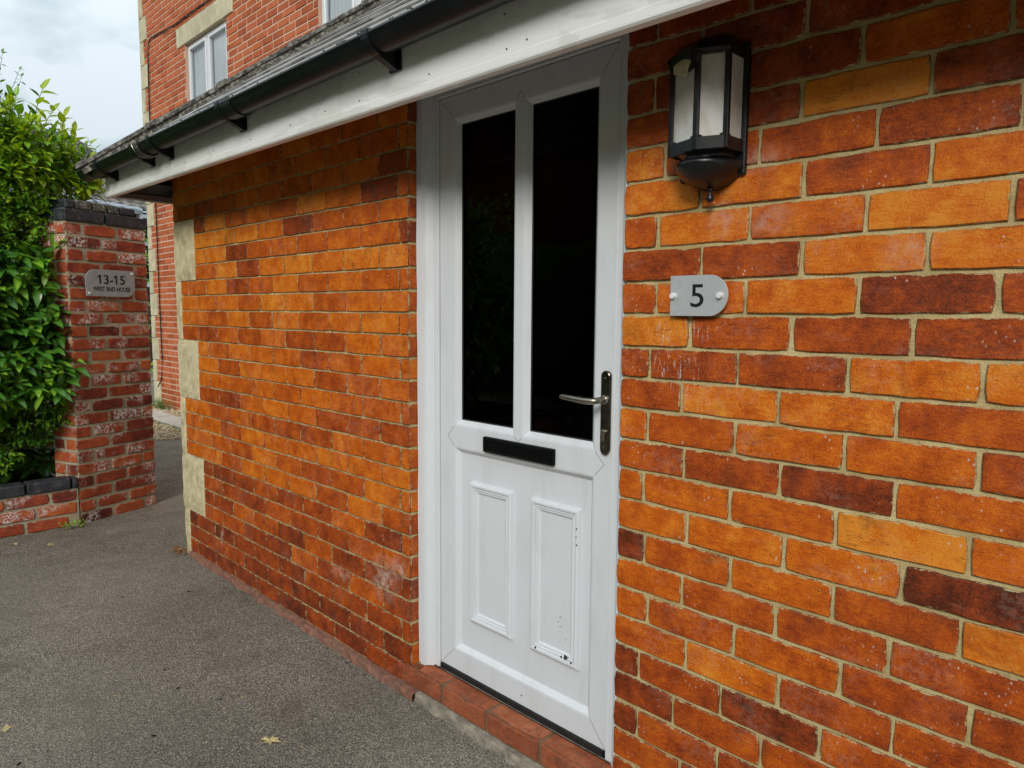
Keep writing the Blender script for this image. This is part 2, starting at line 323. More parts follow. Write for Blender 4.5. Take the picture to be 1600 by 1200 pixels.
# ------------------------------------------------------------------ object helpers
WLOC = {}
def empty(name, loc, label=None, cat=None, group=None, kind=None, parent=None):
    o = bpy.data.objects.new(name, None); COL.objects.link(o); o.empty_display_size = .1
    loc = Vector(loc)
    if parent: o.parent = parent; o.location = loc - WLOC[parent]
    else: o.location = loc
    WLOC[o] = loc; tag(o, label, cat, group, kind); return o
def tag(o, label=None, cat=None, group=None, kind=None):
    if label: o['label'] = label
    if cat: o['category'] = cat
    if group: o['group'] = group
    if kind: o['kind'] = kind
    return o
def link(name, me, parent, origin, matl=None):
    o = bpy.data.objects.new(name, me); COL.objects.link(o)
    if matl is not None and not me.materials: me.materials.append(matl)
    if parent is not None: o.parent = parent; o.location = Vector(origin) - WLOC[parent]
    else: o.location = origin
    WLOC[o] = Vector(origin); return o
def mk(name, verts, faces, matl, parent=None, attrs=None, smooth=False, label=None):
    vs = [Vector(v) for v in verts]
    lo = Vector([min(v[i] for v in vs) for i in range(3)]); hi = Vector([max(v[i] for v in vs) for i in range(3)])
    org = (lo + hi) / 2
    me = bpy.data.meshes.new(name); me.from_pydata([v - org for v in vs], [], faces); me.validate(); me.update()
    if attrs:
        for k, vals in attrs.items():
            a = me.attributes.new(k, 'FLOAT', 'POINT'); a.data.foreach_set('value', vals)
    if smooth: me.polygons.foreach_set('use_smooth', [True] * len(me.polygons))
    o = link(name, me, parent, org, matl)
    if label: o['label'] = label
    return o
class MB:
    def __init__(s): s.v = []; s.f = []; s.a = {}
    def add(s, verts, faces, **at):
        b = len(s.v); s.v += [tuple(v) for v in verts]; s.f += [tuple(i + b for i in f) for f in faces]
        for k, val in at.items():
            l = s.a.setdefault(k, []); l += [0.] * (b - len(l)); l += (list(val) if isinstance(val, (list, tuple)) else [val] * len(verts))
    def box(s, a, b):
        x0, y0, z0 = a; x1, y1, z1 = b
        s.add([(x0, y0, z0), (x1, y0, z0), (x1, y1, z0), (x0, y1, z0), (x0, y0, z1), (x1, y0, z1), (x1, y1, z1), (x0, y1, z1)],
              [(0, 3, 2, 1), (4, 5, 6, 7), (0, 1, 5, 4), (1, 2, 6, 5), (2, 3, 7, 6), (3, 0, 4, 7)])
    def quad(s, a, b, c, d): s.add([a, b, c, d], [(0, 1, 2, 3)])
    def bar(s, p, q, w, d, upv=(0, 0, 1)):
        p = Vector(p); q = Vector(q); t = (q - p).normalized(); u = Vector(upv)
        if abs(t.dot(u)) > .98: u = Vector((1, 0, 0))
        n = t.cross(u).normalized(); u = n.cross(t)
        c = [n * (w / 2) * i + u * (d / 2) * j for i, j in ((-1, -1), (1, -1), (1, 1), (-1, 1))]
        s.add([p + k for k in c] + [q + k for k in c], [(0, 1, 2, 3), (7, 6, 5, 4), (0, 4, 5, 1), (1, 5, 6, 2), (2, 6, 7, 3), (3, 7, 4, 0)])
    def tube(s, pts, r, n=6, cap=True):
        pts = [Vector(p) for p in pts]; rs = r if isinstance(r, (list, tuple)) else [r] * len(pts)
        V = []; F = []
        for i, p in enumerate(pts):
            t = (pts[min(i + 1, len(pts) - 1)] - pts[max(i - 1, 0)]).normalized()
            u = Vector((0, 0, 1)) if abs(t.z) < .95 else Vector((1, 0, 0))
            a = t.cross(u).normalized(); b = a.cross(t)
            V += [p + (a * math.cos(2 * math.pi * k / n) + b * math.sin(2 * math.pi * k / n)) * rs[i] for k in range(n)]
        for i in range(len(pts) - 1):
            for k in range(n): F.append((i * n + k, i * n + (k + 1) % n, (i + 1) * n + (k + 1) % n, (i + 1) * n + k))
        if cap: F.append(tuple(range(n))[::-1]); F.append(tuple((len(pts) - 1) * n + k for k in range(n)))
        s.add(V, F)
    def lathe(s, prof, c, n=12, a0=0, a1=2 * math.pi, axis='z'):
        V = []; F = []; full = abs(a1 - a0 - 2 * math.pi) < 1e-6; m = n if full else n + 1
        for r, h in prof:
            for k in range(m):
                a = a0 + (a1 - a0) * k / n
                if axis == 'z': V.append((c[0] + r * math.cos(a), c[1] + r * math.sin(a), c[2] + h))
                else: V.append((c[0] + r * math.cos(a), c[1] + h, c[2] + r * math.sin(a)))
        for i in range(len(prof) - 1):
            for k in range(n): F.append((i * m + k, i * m + (k + 1) % m, (i + 1) * m + (k + 1) % m, (i + 1) * m + k))
        s.add(V, F)
    def build(s, name, matl, parent=None, smooth=False, label=None, kind=None):
        at = {k: v + [0.] * (len(s.v) - len(v)) for k, v in s.a.items()}
        o = mk(name, s.v, s.f, matl, parent, at or None, smooth, label)
        if kind: o['kind'] = kind
        return o
def bevelled(o, w=.003, seg=2):
    m = o.modifiers.new('bevel', 'BEVEL'); m.width = w; m.segments = seg; m.limit_method = 'ANGLE'; m.angle_limit = math.radians(40); return o
def pix(p):
    d = Vector(p) - CAMP; k = d.dot(fw)
    if k < .05: return None
    return 800 + 1121.3 * d.dot(rt) / k, 600 - 1121.3 * d.dot(up) / k
def area_px(pts):
    q = [pix(p) for p in pts]
    if any(a is None for a in q): return 0
    cx = sum(a[0] for a in q) / len(q); cy = sum(a[1] for a in q) / len(q)
    if not (-20 < cx < 1620 and -20 < cy < 1220): return 0
    return abs(sum(q[i][0] * q[(i + 1) % len(q)][1] - q[(i + 1) % len(q)][0] * q[i][1] for i in range(len(q)))) / 2

def brick_geo(c, nx, nz, rag, rnd, proud, depth, frame, bev=.0022, inset=.009):
    """c = 4 corners (s,z) anticlockwise from lower left; frame maps (s, z, out) to world. Returns verts, faces, edge attr."""
    (s0, z0), (s1, z1), (s2, z2), (s3, z3) = c
    pts = []
    def side(a, b, n):
        for i in range(n):
            t = i / n
            pts.append([a[0] + (b[0] - a[0]) * t, a[1] + (b[1] - a[1]) * t, i == 0])
    side(c[0], c[1], nx); side(c[1], c[2], nz); side(c[2], c[3], nx); side(c[3], c[0], nz)
    cx = (s0 + s1 + s2 + s3) / 4; cz = (z0 + z1 + z2 + z3) / 4
    for p in pts:
        if p[2]:
            k = rnd * U(.2, 1.3); p[0] += k if p[0] < cx else -k; p[1] += (k if p[1] < cz else -k) * .7
        else:
            p[0] += U(-rag, rag); p[1] += U(-rag, rag) - (rag * 1.5 * (R() < .12) if p[1] > cz else 0)
    n = len(pts); V = []; E = []
    hw = abs(s1 - s0) / 2; hh = abs(z3 - z0) / 2
    def ring(ins, o, e):
        for p in pts:
            V.append(frame(cx + (p[0] - cx) * (1 - ins / hw), cz + (p[1] - cz) * (1 - ins / hh), o)); E.append(e)
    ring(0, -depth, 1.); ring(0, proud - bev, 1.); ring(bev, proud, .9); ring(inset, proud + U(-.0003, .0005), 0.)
    F = []
    for r in range(3):
        for k in range(n): F.append((r * n + k, r * n + (k + 1) % n, (r + 1) * n + (k + 1) % n, (r + 1) * n + k))
    F.append(tuple(3 * n + k for k in range(n)))
    return V, F, E

class BrickSet:
    """collects bricks, then makes the largest in view objects of their own and joins the rest"""
    def __init__(s): s.items = []
    def add(s, V, F, E, tone, parent, matl, pts, name='brick', label=None):
        s.items.append((area_px(pts), V, F, E, tone, parent, matl, name, label))
    def finish(s, limit=300, minpx=0):
        s.items.sort(key=lambda i: -i[0]); cnt = {}; rest = {}
        for (a, V, F, E, tone, parent, matl, name, label) in s.items:
            if a > minpx and cnt.get(name, 0) < limit:
                cnt[name] = cnt.get(name, 0) + 1
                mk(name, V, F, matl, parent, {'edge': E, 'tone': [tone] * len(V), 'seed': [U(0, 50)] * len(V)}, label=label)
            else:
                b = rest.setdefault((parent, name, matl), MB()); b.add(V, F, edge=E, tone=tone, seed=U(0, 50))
        for (parent, name, matl), b in rest.items(): b.build(name, matl, parent, kind='stuff')

# ------------------------------------------------------------------ ground
GZ = -1.530
def gz(x, y): return GZ
b = MB(); g = 400
b.add([(-g, -g, GZ), (g, -g, GZ), (g, g, GZ), (-g, g, GZ)], [(0, 1, 2, 3)])
b.build('driveway', M['asphalt'], kind='structure')
b = MB()
b.add([(-60, -6, GZ + .004), (-6.75, -6, GZ + .004), (-6.75, .2, GZ + .004), (-6.75, 1.0, GZ + .004), (-6.62, 1.35, GZ + .004), (-6.5, 2.03, GZ + .004), (-60, 2.03, GZ + .004)], [(0, 1, 2, 3, 4, 5, 6)])
b.build('gravel_bed', M['gravel'], kind='structure')
pa = empty('garden_path', (-8, 1.62, GZ), kind='structure')
x = -12.
while x < -6.6:
    w = U(.72, .8); sb = MB(); zt = GZ + U(.026, .034)
    sb.box((x, 1.50 + U(-.01, .01), GZ - .02), (x + w - .012, 1.775 + U(-.01, .01), zt)); bevelled(sb.build('paving_slab', M['paving'], pa), .004, 1)
    x += w

# ------------------------------------------------------------------ the lodge: walls, bricks and quoin stones
house = empty('brick_lodge', (-1.0, .1, GZ), 'low orange brick lodge with white door, black gutter and slate hipped roof', 'house')
X0, XD0, XD1, X1 = -3.085, -1.06, -.203, 1.62
ZTOP = .53
wallL = MB()
yM = .0055
# left wall core with its reveal, then the core behind the door recess
wallL.add([(X0 + .004, yM, -1.56), (XD0 - .004, yM, -1.56), (XD0 - .004, yM, ZTOP), (X0 + .004, yM, ZTOP),
           (XD0 - .004, .21, -1.56), (XD0 - .004, .21, ZTOP), (X0 + .004, 2.0, -1.56), (X0 + .004, 2.0, ZTOP)],
          [(0, 1, 2, 3), (1, 4, 5, 2), (6, 0, 3, 7)])
wl = wallL.build('wall', M['mortar'], house)
wallR = MB()
wallR.add([(XD1 + .004, yM, -1.56), (X1, yM, -1.56), (X1, yM, ZTOP), (XD1 + .004, yM, ZTOP), (XD1 + .004, .21, -1.56), (XD1 + .004, .21, ZTOP), (X1, 2.0, -1.56), (X1, 2.0, ZTOP)],
          [(0, 1, 2, 3), (4, 0, 3, 5), (1, 6, 7, 2)])
wr = wallR.build('wall', M['mortar'], house)

zL = {-5: .375, -4: .297, -3: .217 + .004, -2: .146, -1: .073, 0: -.003, 1: -.081, 2: -.154, 3: -.227, 4: -.300, 5: -.3755, 6: -.449, 7: -.5235, 8: -.6, 9: -.675, 10: -.7495,
      11: -.821, 12: -.8975, 13: -.974, 14: -1.0465, 15: -1.123, 16: -1.2, 17: -1.2775, 18: -1.352, 19: -1.431, 20: -1.5}
zR0 = {-5: .384, -4: .309, -3: .2305, -2: .156, -1: .0785, 0: .001, 1: -.076, 2: -.152, 3: -.228, 4: -.304, 5: -.3775, 6: -.4505, 7: -.527, 8: -.5995, 9: -.6745, 10: -.7495, 11: -.824, 12: -.898,
       13: -.9715, 14: -1.046, 15: -1.1195, 16: -1.1945, 17: -1.27, 18: -1.3455, 19: -1.42, 20: -1.495}
def zl(i, x, side):
    ideal = -.075 * i
    a = (zL if side == 'L' else zR0).get(i, ideal)
    t = min(1, max(0, (x + 3.0) / 1.94)) if side == 'L' else min(1, max(0, 1 - (x + .2) / .75))
    return ideal + (a - ideal) * t
FRONT = lambda s, z, o: (s, -o, z)
BS = BrickSet()
tonesR = {-6: [.3, .4, .3, .4, .5], -5: [.35, .3, .3, .4], -4: [.4, .3, .28, .6, .5], -3: [.5, .35, .97, .3], -2: [.8, .5, .5, .42, .5], -1: [.8, .75, .45, .72], 0: [.6, .8, .65, .88, .5],
          1: [.4, .38, .8, .85], 2: [.5, .65, .75, .25, .35], 3: [.85, .5, .38, .35], 4: [.4, .42, .38, .78, .8], 5: [.45, .78, .7, .5], 6: [.72, .5, .66, .62, .35], 7: [.5, .4, .26, .6],
          8: [.65, .6, .6, .97, .65], 9: [.7, .72, .72, .1], 10: [.12, .55, .66, .45, .8], 11: [.6, .5, .46, .42], 12: [.62, .52, .6, .42, .4], 13: [.55, .76, .4, .45], 14: [.2, .42, .2, .5, .5],
          15: [.25, .45, .5, .5], 16: [.22, .45, .3, .5, .5], 17: [.5, .4, .4, .5], 18: [.4, .3, .5, .4, .5], 19: [.4, .4, .3, .5]}
XPR = {-4: [-.129, .101, .32, .55], -3: [-.01, .211, .439], -2: [-.096, .128, .354, .572], -1: [-.003, .223, .446], 0: [-.11, .114, .341, .568], 1: [.003, .226, .449], 2: [-.111, .111, .336, .557],
       3: [-.02, .212, .434], 4: [-.123, .099, .324, .544], 5: [-.036, .191, .414], 6: [-.125, .098, .327, .547], 7: [-.025, .201, .42], 8: [-.133, .092, .317, .542], 9: [-.012, .217, .44],
       10: [-.125, .098, .32, .538], 11: [-.02, .204, .426], 12: [-.112, .114, .34, .562], 13: [-.005, .218, .44], 14: [-.133, .087, .307, .53], 15: [-.034, .185, .41], 16: [-.134, .084, .31, .53]}
for i in range(-7, 20):
    p = list(XPR.get(i, [-.125 + .225 * k for k in range(4)] if i % 2 == 0 else [-.01 + .225 * k for k in range(3)]))
    while p[-1] < X1 - .1: p.append(p[-1] + .2245)
    p = [XD1 - .0055] + p
    ts = tonesR.get(i, [])
    for k in range(len(p) - 1):
        g = .0036 + U(-.0012, .0012); h = .0036
        a, c_ = p[k] + g, min(p[k + 1] - g, X1 - .002)
        if c_ - a < .01: continue
        cs = [(a, zl(i + 1, a, 'R') + h), (c_, zl(i + 1, c_, 'R') + h), (c_, zl(i, c_, 'R') - h), (a, zl(i, a, 'R') - h)]
        V, F, E = brick_geo(cs, 6, 3, .0013, .0026, U(-.0015, .0015), .03, FRONT)
        tn = ts[k] if k < len(ts) else U(.3, .8)
        BS.add(V, F, E, tn, wr, M['brick'], [FRONT(s, z, 0) for s, z in cs])
QN = [(-3, 1, -2.818), (1, 5, -3.012), (5, 9, -2.818), (9, 13, -3.014), (13, 17, -2.802), (17, 21, -3.008)]
def xq(i):
    for a, c_, xx in QN:
        if a <= i < c_: return xx
    return X0
for i in range(-7, 20):
    off = -2.571 if i % 2 == 0 else -2.4585
    k0 = math.floor((X0 - off) / .225); p = []
    xl = xq(i) + .002; xr = XD0
    q = off + .225 * k0
    while q < xr:
        if q > xl + .03 and q < xr - .035: p.append(q + U(-.006, .006))
        q += .225
    p = [xl] + p + [xr]
    for k in range(len(p) - 1):
        g = .0022 + U(-.001, .001); h = .0023
        a = p[k] + (g if k else 0); c_ = p[k + 1] - (g if k < len(p) - 2 else 0)
        cs = [(a, zl(i + 1, a, 'L') + h), (c_, zl(i + 1, c_, 'L') + h), (c_, zl(i, c_, 'L') - h), (a, zl(i, a, 'L') - h)]
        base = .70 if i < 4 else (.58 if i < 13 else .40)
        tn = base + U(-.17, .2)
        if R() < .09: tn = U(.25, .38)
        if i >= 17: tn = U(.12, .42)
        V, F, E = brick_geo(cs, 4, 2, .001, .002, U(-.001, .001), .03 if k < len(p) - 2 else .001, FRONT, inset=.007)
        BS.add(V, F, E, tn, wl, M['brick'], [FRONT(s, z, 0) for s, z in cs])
    # the reveal of the door opening: header or stretcher returns
    cs = [(.0035, zl(i + 1, xr, 'L') + .004), (.10, zl(i + 1, xr, 'L') + .004), (.10, zl(i, xr, 'L') - .004), (.0035, zl(i, xr, 'L') - .004)]
    if i < 19:
        REV = lambda s, z, o: (XD0 + o, s, z)
        V, F, E = brick_geo(cs, 3, 2, .001, .0012, U(-.001, .0005), .012, REV)
        BS.add(V, F, E, tn if i % 2 else U(.3, .65), wl, M['brick'], [REV(s, z, 0) for s, z in cs])
BS.finish(300, 40)

for a, c_, xx in QN:
    zt, zb = -.075 * a + (-.001), max(-.075 * c_ + .001, -1.525)
    q = MB(); xl = X0 - .006 if c_ - a == 4 and xx > -2.9 else X0 + U(-.004, .006)
    nz = 9; V = []; F = []
    prof = [(U(-.004, .004) - (.022 if a == 17 and k < 4 else 0) * (-1)) for k in range(nz + 1)]
    for k in range(nz + 1):
        z = zb + (zt - zb) * k / nz
        e = .012 if k in (0, nz) else 0
        row = [(xl + .03, .15, z), (xl + prof[k] + .004, .02, z), (xl + prof[k] + .016, -.005 + e * .4, z), (xx - .005, -.006 + e * .4, z), (xx, .001, z), (xx, .03, z)]
        V += row
    for k in range(nz):
        for j in range(5): F.append((k * 6 + j, k * 6 + j + 1, (k + 1) * 6 + j + 1, (k + 1) * 6 + j))
    F.append(tuple(range(6))[::-1]); F.append(tuple(nz * 6 + j for j in range(6)))
    q.add(V, F); q.build('quoin_stone', M['stone'], wl)

# concrete ledge at the foot of the wall
def ledge(x0, x1, ztop, name, matl, parent, d0=.006, d1=.020):
    n = int((x1 - x0) / .03); V = []; F = []
    for k in range(n + 1):
        x = x0 + (x1 - x0) * k / n; d = d0 + (d1 - d0) * k / n + .012 * noise.noise(Vector((x * 9, 1, 0))) + U(-.003, .003)
        V += [(x, .01, ztop), (x, -d + .002, ztop - U(.0, .004)), (x, -d - U(0, .003), ztop - .012), (x, -d - U(.0, .010), GZ - .004)]
    for k in range(n):
        for j in range(3): F.append((k * 4 + j, (k + 1) * 4 + j, (k + 1) * 4 + j + 1, k * 4 + j + 1))
    b = MB(); b.add(V, F); return b.build(name, matl, parent)
ledge(X0 + .07, -1.02, -1.501, 'footing', M['redledge'], wl)
ledge(-1.02, -.2, -1.5, 'footing', M['concrete'], wl, .012, .018)
ledge(-.2, X1, -1.5, 'footing', M['redledge'], wr)

# ------------------------------------------------------------------ doorstep
step = empty('doorstep', (-.63, .05, -1.5), parent=house)
SB = BrickSet()
xs = [-1.118, -.898, -.682, -.462, -.24, -.02]
for k in range(len(xs) - 1):
    a, c_ = xs[k] + .004, xs[k + 1] - .004
    cs = [(a, -1.497), (c_, -1.497), (c_, -1.431), (a, -1.431)]
    if k == 0 or k == 4: pass
    V, F, E = brick_geo(cs, 5, 2, .003, .004, .002 + U(-.001, .001), .03, FRONT, bev=.006, inset=.013)
    SB.add(V, F, E, U(.4, .6), step, M['step'], [FRONT(s, z, 0) for s, z in cs])
    if k < 4 or True:
        aa, cc = max(a, XD0 + .001), min(c_, XD1 - .001)
        TOP = lambda s, z, o: (s, z, -1.4295 + o)
        cs = [(aa, .006), (cc, .006), (cc, .098), (aa, .098)]
        V, F, E = brick_geo(cs, 4, 2, .002, .003, U(-.001, .001), .02, TOP, bev=.003)
        SB.add(V, F, E, U(.5, .72), step, M['step'], [TOP(s, z, 0) for s, z in cs], 'brick')
SB.finish(100)
b = MB(); b.box((XD0 - .06, .0048, -1.53), (XD1 + .06, .20, -1.4325)); b.build('mortar_bed', M['footbed'], step)
b = MB(); b.box((XD0 + .02, .060, -1.4285), (XD1 - .01, .12, -1.4215)); bevelled(b.build('threshold', M['plate'], step), .002, 1)

# ------------------------------------------------------------------ door frame
LX0, LX1, LZ0, LZ1 = -.981, -.281, -1.404, .4385
fr = MB()
prof = [(.003, .115), (.003, .066), (.0055, .062), (.010, .062), (.0115, .064), (.013, .062), (.026, .062), (.0285, .059), (.030, .059), (.046, .045), (.050, .0365), (.070, .0345), (.078, .037), (.080, .040), (.080, .115)]
def jamb(path):
    """sweep the profile round left jamb, head and right jamb with mitred corners"""
    V = []; F = []; n = len(prof)
    for (xx, zz, sx, sz) in path:
        for o, y in prof: V.append((xx + sx * o, y, zz + sz * o))
    for k in range(len(path) - 1):
        for j in range(n - 1): F.append((k * n + j, (k + 1) * n + j, (k + 1) * n + j + 1, k * n + j + 1))
    F.append(tuple(range(n))); F.append(tuple((len(path) - 1) * n + j for j in range(n))[::-1])
    fr.add(V, F)
jamb([(LX0, -1.4265, -1, 0), (LX0, LZ1, -1, 1), (LX1, LZ1, 1, 1), (LX1, -1.4265, 1, 0)])
fr.build('door_frame', M['frame'], house)
b = MB(); b.box((XD0 - .02, .10, -1.42), (LX0 + .003, .19, .5)); b.box((LX1 - .003, .10, -1.42), (XD1 + .02, .19, .5)); b.build('frame_packing', M['dark'], house)
# sealant line on the right jamb, lumpy
b = MB(); b.tube([(XD1 - .004 + U(-.0015, .0015), .012 + U(-.002, .002), -1.42 + .06 * k) for k in range(31)], [U(.002, .0042) for k in range(31)], 6); b.build('sealant', M['frame'], house)
b = MB(); b.tube([(XD0 + .003 + U(-.001, .001), .035, -1.42 + .06 * k) for k in range(31)], [U(.0015, .003) for k in range(31)], 6); b.build('sealant', M['frame'], house)

# ------------------------------------------------------------------ door leaf
door = empty('door', ((LX0 + LX1) / 2, .08, LZ0), parent=house)
YF, YG = .070, .085
lf = MB()
def rect(x0, x1, z0, z1, y): lf.quad((x0, y, z0), (x1, y, z0), (x1, y, z1), (x0, y, z1))
def bevel_ring(o, i, yo, yi, tgt=None):
    (a0, a1, c0, c1), (b0, b1, d0, d1) = o, i; t = tgt or lf
    t.quad((a0, yo, c0), (a1, yo, c0), (b1, yi, d0), (b0, yi, d0)); t.quad((a1, yo, c0), (a1, yo, c1), (b1, yi, d1), (b1, yi, d0))
    t.quad((a1, yo, c1), (a0, yo, c1), (b0, yi, d1), (b1, yi, d1)); t.quad((a0, yo, c1), (a0, yo, c0), (b0, yi, d0), (b0, yi, d1))
G1 = (-.913, -.639, -.588, .373); G2 = (-.609, -.336, -.588, .373); LP = (-.913, -.336, -1.337, -.654)
def ins(r, d): return (r[0] + d, r[1] - d, r[2] + d, r[3] - d)
rect(LX0, G1[0], LZ0, LZ1, YF); rect(G2[1], LX1, LZ0, LZ1, YF)
rect(G1[0], G2[1], G1[3], LZ1, YF); rect(G1[1], G2[0], G1[2], G1[3], YF); rect(G1[0], G2[1], LP[3], G1[2], YF); rect(G1[0], G2[1], LZ0, LP[2], YF)
for r in (G1, G2, LP): bevel_ring(r, ins(r, .006), YF, YF + .0012); bevel_ring(ins(r, .006), ins(r, .02), YF + .0012, YG)
lp = ins(LP, .02); rect(*lp, YG)
bevel_ring((LX0, LX1, LZ0, LZ1), (LX0, LX1, LZ0, LZ1), .115, YF)
lf.build('door_leaf', M['pvc'], door)
# mitre joints of the rails: hairline grooves
mt = MB()
for r in (G1, G2, LP):
    pass
def hair(p, q, w=.0009):
    mt = MB(); mt.bar((p[0], YF - .0001, p[1]), (q[0], YF - .0001, q[1]), w, .0006, (0, 1, 0)); mt.build('mitre_joint', M['soffit'], door)
hair((LX0 + .001, LZ0 + .001), (LP[0], LP[2])); hair((LX1 - .001, LZ0 + .001), (LP[1], LP[2])); hair((LX0 + .001, LZ1 - .001), (G1[0], G1[3])); hair((LX1 - .001, LZ1 - .001), (G2[1], G2[3]))
hair((-.945, -.621), (G1[0], G1[2])); hair((-.945, -.621), (LP[0], LP[3])); hair((-.305, -.621), (G2[1], G2[2])); hair((-.305, -.621), (LP[1], LP[3]))
hair((-.624, .395), (G1[1], G1[3])); hair((-.624, .395), (G2[0], G2[3])); hair((-.624, -.605), (G1[1], G1[2])); hair((-.624, -.605), (G2[0], G2[2]))

for gq in (G1, G2):
    r = ins(gq, .02); b = MB(); b.box((r[0] - .004, YG + .002, r[2] - .004), (r[1] + .004, YG + .008, r[3] + .004)); b.build('glass_pane', M['glass'], door)
    b = MB(); bevel_ring(r, ins(r, .004), YG, YG + .002, b); b.build('gasket', M['rubber'], door)
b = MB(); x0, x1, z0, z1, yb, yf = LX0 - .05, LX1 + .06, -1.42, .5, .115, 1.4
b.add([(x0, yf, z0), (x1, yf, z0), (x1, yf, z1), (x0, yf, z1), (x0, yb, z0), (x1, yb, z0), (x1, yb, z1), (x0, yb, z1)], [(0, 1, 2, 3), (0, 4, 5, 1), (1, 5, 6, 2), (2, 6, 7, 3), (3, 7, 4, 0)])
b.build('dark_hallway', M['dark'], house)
for (a0, a1) in ((-.845, -.653), (-.576, -.388)):
    o = (a0, a1, -1.222, -.760); pm = MB(); y = YG
    steps = [(0, y + .0005), (.003, y - .010), (.009, y - .013), (.015, y - .012), (.017, y - .007), (.022, y - .0095), (.0245, y - .004), (.029, y - .006), (.036, y - .001)]
    for (d0, ya), (d1, yb_) in zip(steps[:-1], steps[1:]): bevel_ring(ins(o, d0), ins(o, d1), ya, yb_, pm)
    r = ins(o, .036); pm.quad((r[0], y - .001, r[2]), (r[1], y - .001, r[2]), (r[1], y - .001, r[3]), (r[0], y - .001, r[3]))
    pm.build('panel_moulding', M['pvc'], door)
# chips and scuffs on the right panel
b = MB()
def chip(x, z, r, y):
    b = MB(); n = 7; pts = [(x + r * U(.5, 1.2) * math.cos(2 * math.pi * k / n), y, z + r * U(.6, 1.3) * math.sin(2 * math.pi * k / n)) for k in range(n)]
    b.add(pts + [(p[0], y + .003, p[2]) for p in pts], [tuple(range(n))] + [(k, (k + 1) % n, n + (k + 1) % n, n + k) for k in range(n)]); b.build('paint_chip', M['soffit'], door)
for x, z, r, y in ((-.432, -1.196, .007, YG - .0133), (-.447, -1.199, .003, YG - .0133), (-.548, -1.207, .0035, YG - .0135), (-.41, -1.204, .003, YG - .0135), (-.462, -1.09, .0025, YG - .0016), (-.468, -1.105, .002, YG - .0016),
                   (-.462, -1.118, .0022, YG - .0016), (-.44, -1.15, .002, YG - .0016), (-.397, -.815, .0028, YG - .0135), (-.398, -.838, .0022, YG - .0135), (-.396, -.86, .0025, YG - .0135), (-.60, -1.375, .003, YF - .0004)): chip(x, z, r, y)
b = MB(); b.box((-.764, .056, -.650), (-.474, YF + .001, -.602)); bevelled(b.build('letterbox', M['black'], door), .004, 2)
b = MB(); b.box((-.758, .0545, -.644), (-.480, .057, -.608)); bevelled(b.build('letterbox_flap', M['black'], door), .001, 1)
b = MB(); b.box((LX0 + .004, .062, LZ0 - .016), (LX1 - .004, .095, LZ0 - .0005)); b.build('weather_strip', M['rubber'], door)
# handle
hx, hz0, hz1, hy, w = -.299, -.592, -.372, .060, .0145
V = []; n = 10
out_ = [(hx + w * math.cos(a), hz1 - w + w * math.sin(a)) for a in [math.pi * k / n for k in range(n + 1)]] + [(hx + w * math.cos(a), hz0 + w + w * math.sin(a)) for a in [math.pi + math.pi * k / n for k in range(n + 1)]]
m_ = len(out_); b = MB()
b.add([(x, YF, z) for x, z in out_] + [(x, hy + .002, z) for x, z in out_] + [(hx + (x - hx) * .87, hy, z + (.0018 if z < -.48 else -.0018)) for x, z in out_],
      [(k, (k + 1) % m_, m_ + (k + 1) % m_, m_ + k) for k in range(m_)] + [(m_ + k, m_ + (k + 1) % m_, 2 * m_ + (k + 1) % m_, 2 * m_ + k) for k in range(m_)] + [tuple(2 * m_ + k for k in range(m_))])
b.build('handle_plate', M['plate'], door)
b = MB(); hz = -.447
b.lathe([(.0125, 0), (.0125, -.006), (.010, -.008), (.008, -.008)], (hx, hy, hz), 16, axis='y')
b.tube([(hx, hy - .004, hz), (hx, .034, hz), (hx - .003, .024, hz - .001), (hx - .012, .0195, hz - .002), (hx - .03, .0185, hz - .0025), (hx - .06, .0185, hz - .001), (hx - .09, .019, hz + .001), (hx - .112, .0205, hz + .0015), (hx - .118, .022, hz + .0015)],
       [.0085, .0085, .0088, .0088, .0092, .0088, .008, .0072, .005], 12)
b.build('lever', M['steel'], door, smooth=True)
b = MB(); b.lathe([(.0082, 0), (.0082, -.005), (.006, -.006), (0, -.006)], (hx - .0005, hy, -.533), 14, axis='y'); b.box((hx - .0045, hy - .004, -.556), (hx + .0035, hy, -.533)); b.build('lock_cylinder', M['steel'], door)
b = MB(); b.lathe([(.003, 0), (.003, -.001), (0, -.0015)], (hx, hy, -.572), 10, axis='y'); b.lathe([(.003, 0), (.003, -.001), (0, -.0015)], (hx, hy, -.391), 10, axis='y'); b.build('screw', M['steel'], door)

# ------------------------------------------------------------------ eaves: fascia, soffit, gutter
FX0, FX1 = -3.272, 1.9
def fz(x): return .347 - .0094 * (x - FX0)
FY = -.26
b = MB(); n = 40; V = []; F = []
pf = [(.024, -.004), (.004, -.0035), (.0005, .001), (0, .006), (0, .020), (.0025, .024), (.0025, .15), (.024, .15)]
for k in range(n + 1):
    x = FX0 + (FX1 - FX0) * k / n
    for o, h in pf: V.append((x, FY + o, fz(x) + h))
m_ = len(pf)
for k in range(n):
    for j in range(m_): F.append((k * m_ + j, k * m_ + (j + 1) % m_, (k + 1) * m_ + (j + 1) % m_, (k + 1) * m_ + j))
F.append(tuple(range(m_))); F.append(tuple(n * m_ + j for j in range(m_))[::-1]); b.add(V, F); b.build('fascia', M['fascia'], house)
b = MB(); b.box((FX0, FY + .026, fz(FX0) - .002), (FX0 + .02, 1.9, fz(FX0) + .14)); b.build('fascia', M['fascia'], house)
b = MB(); V = []
z0, z1 = .498, .498
b.add([(FX0 + .021, FY + .022, z0), (FX1, FY + .022, z1), (FX1, .06, z1), (FX0 + .021, .06, z0), (X0, .06, z0), (X0, 1.9, z0), (FX0 + .021, 1.9, z0)], [(0, 1, 2, 3), (3, 4, 5, 6)])
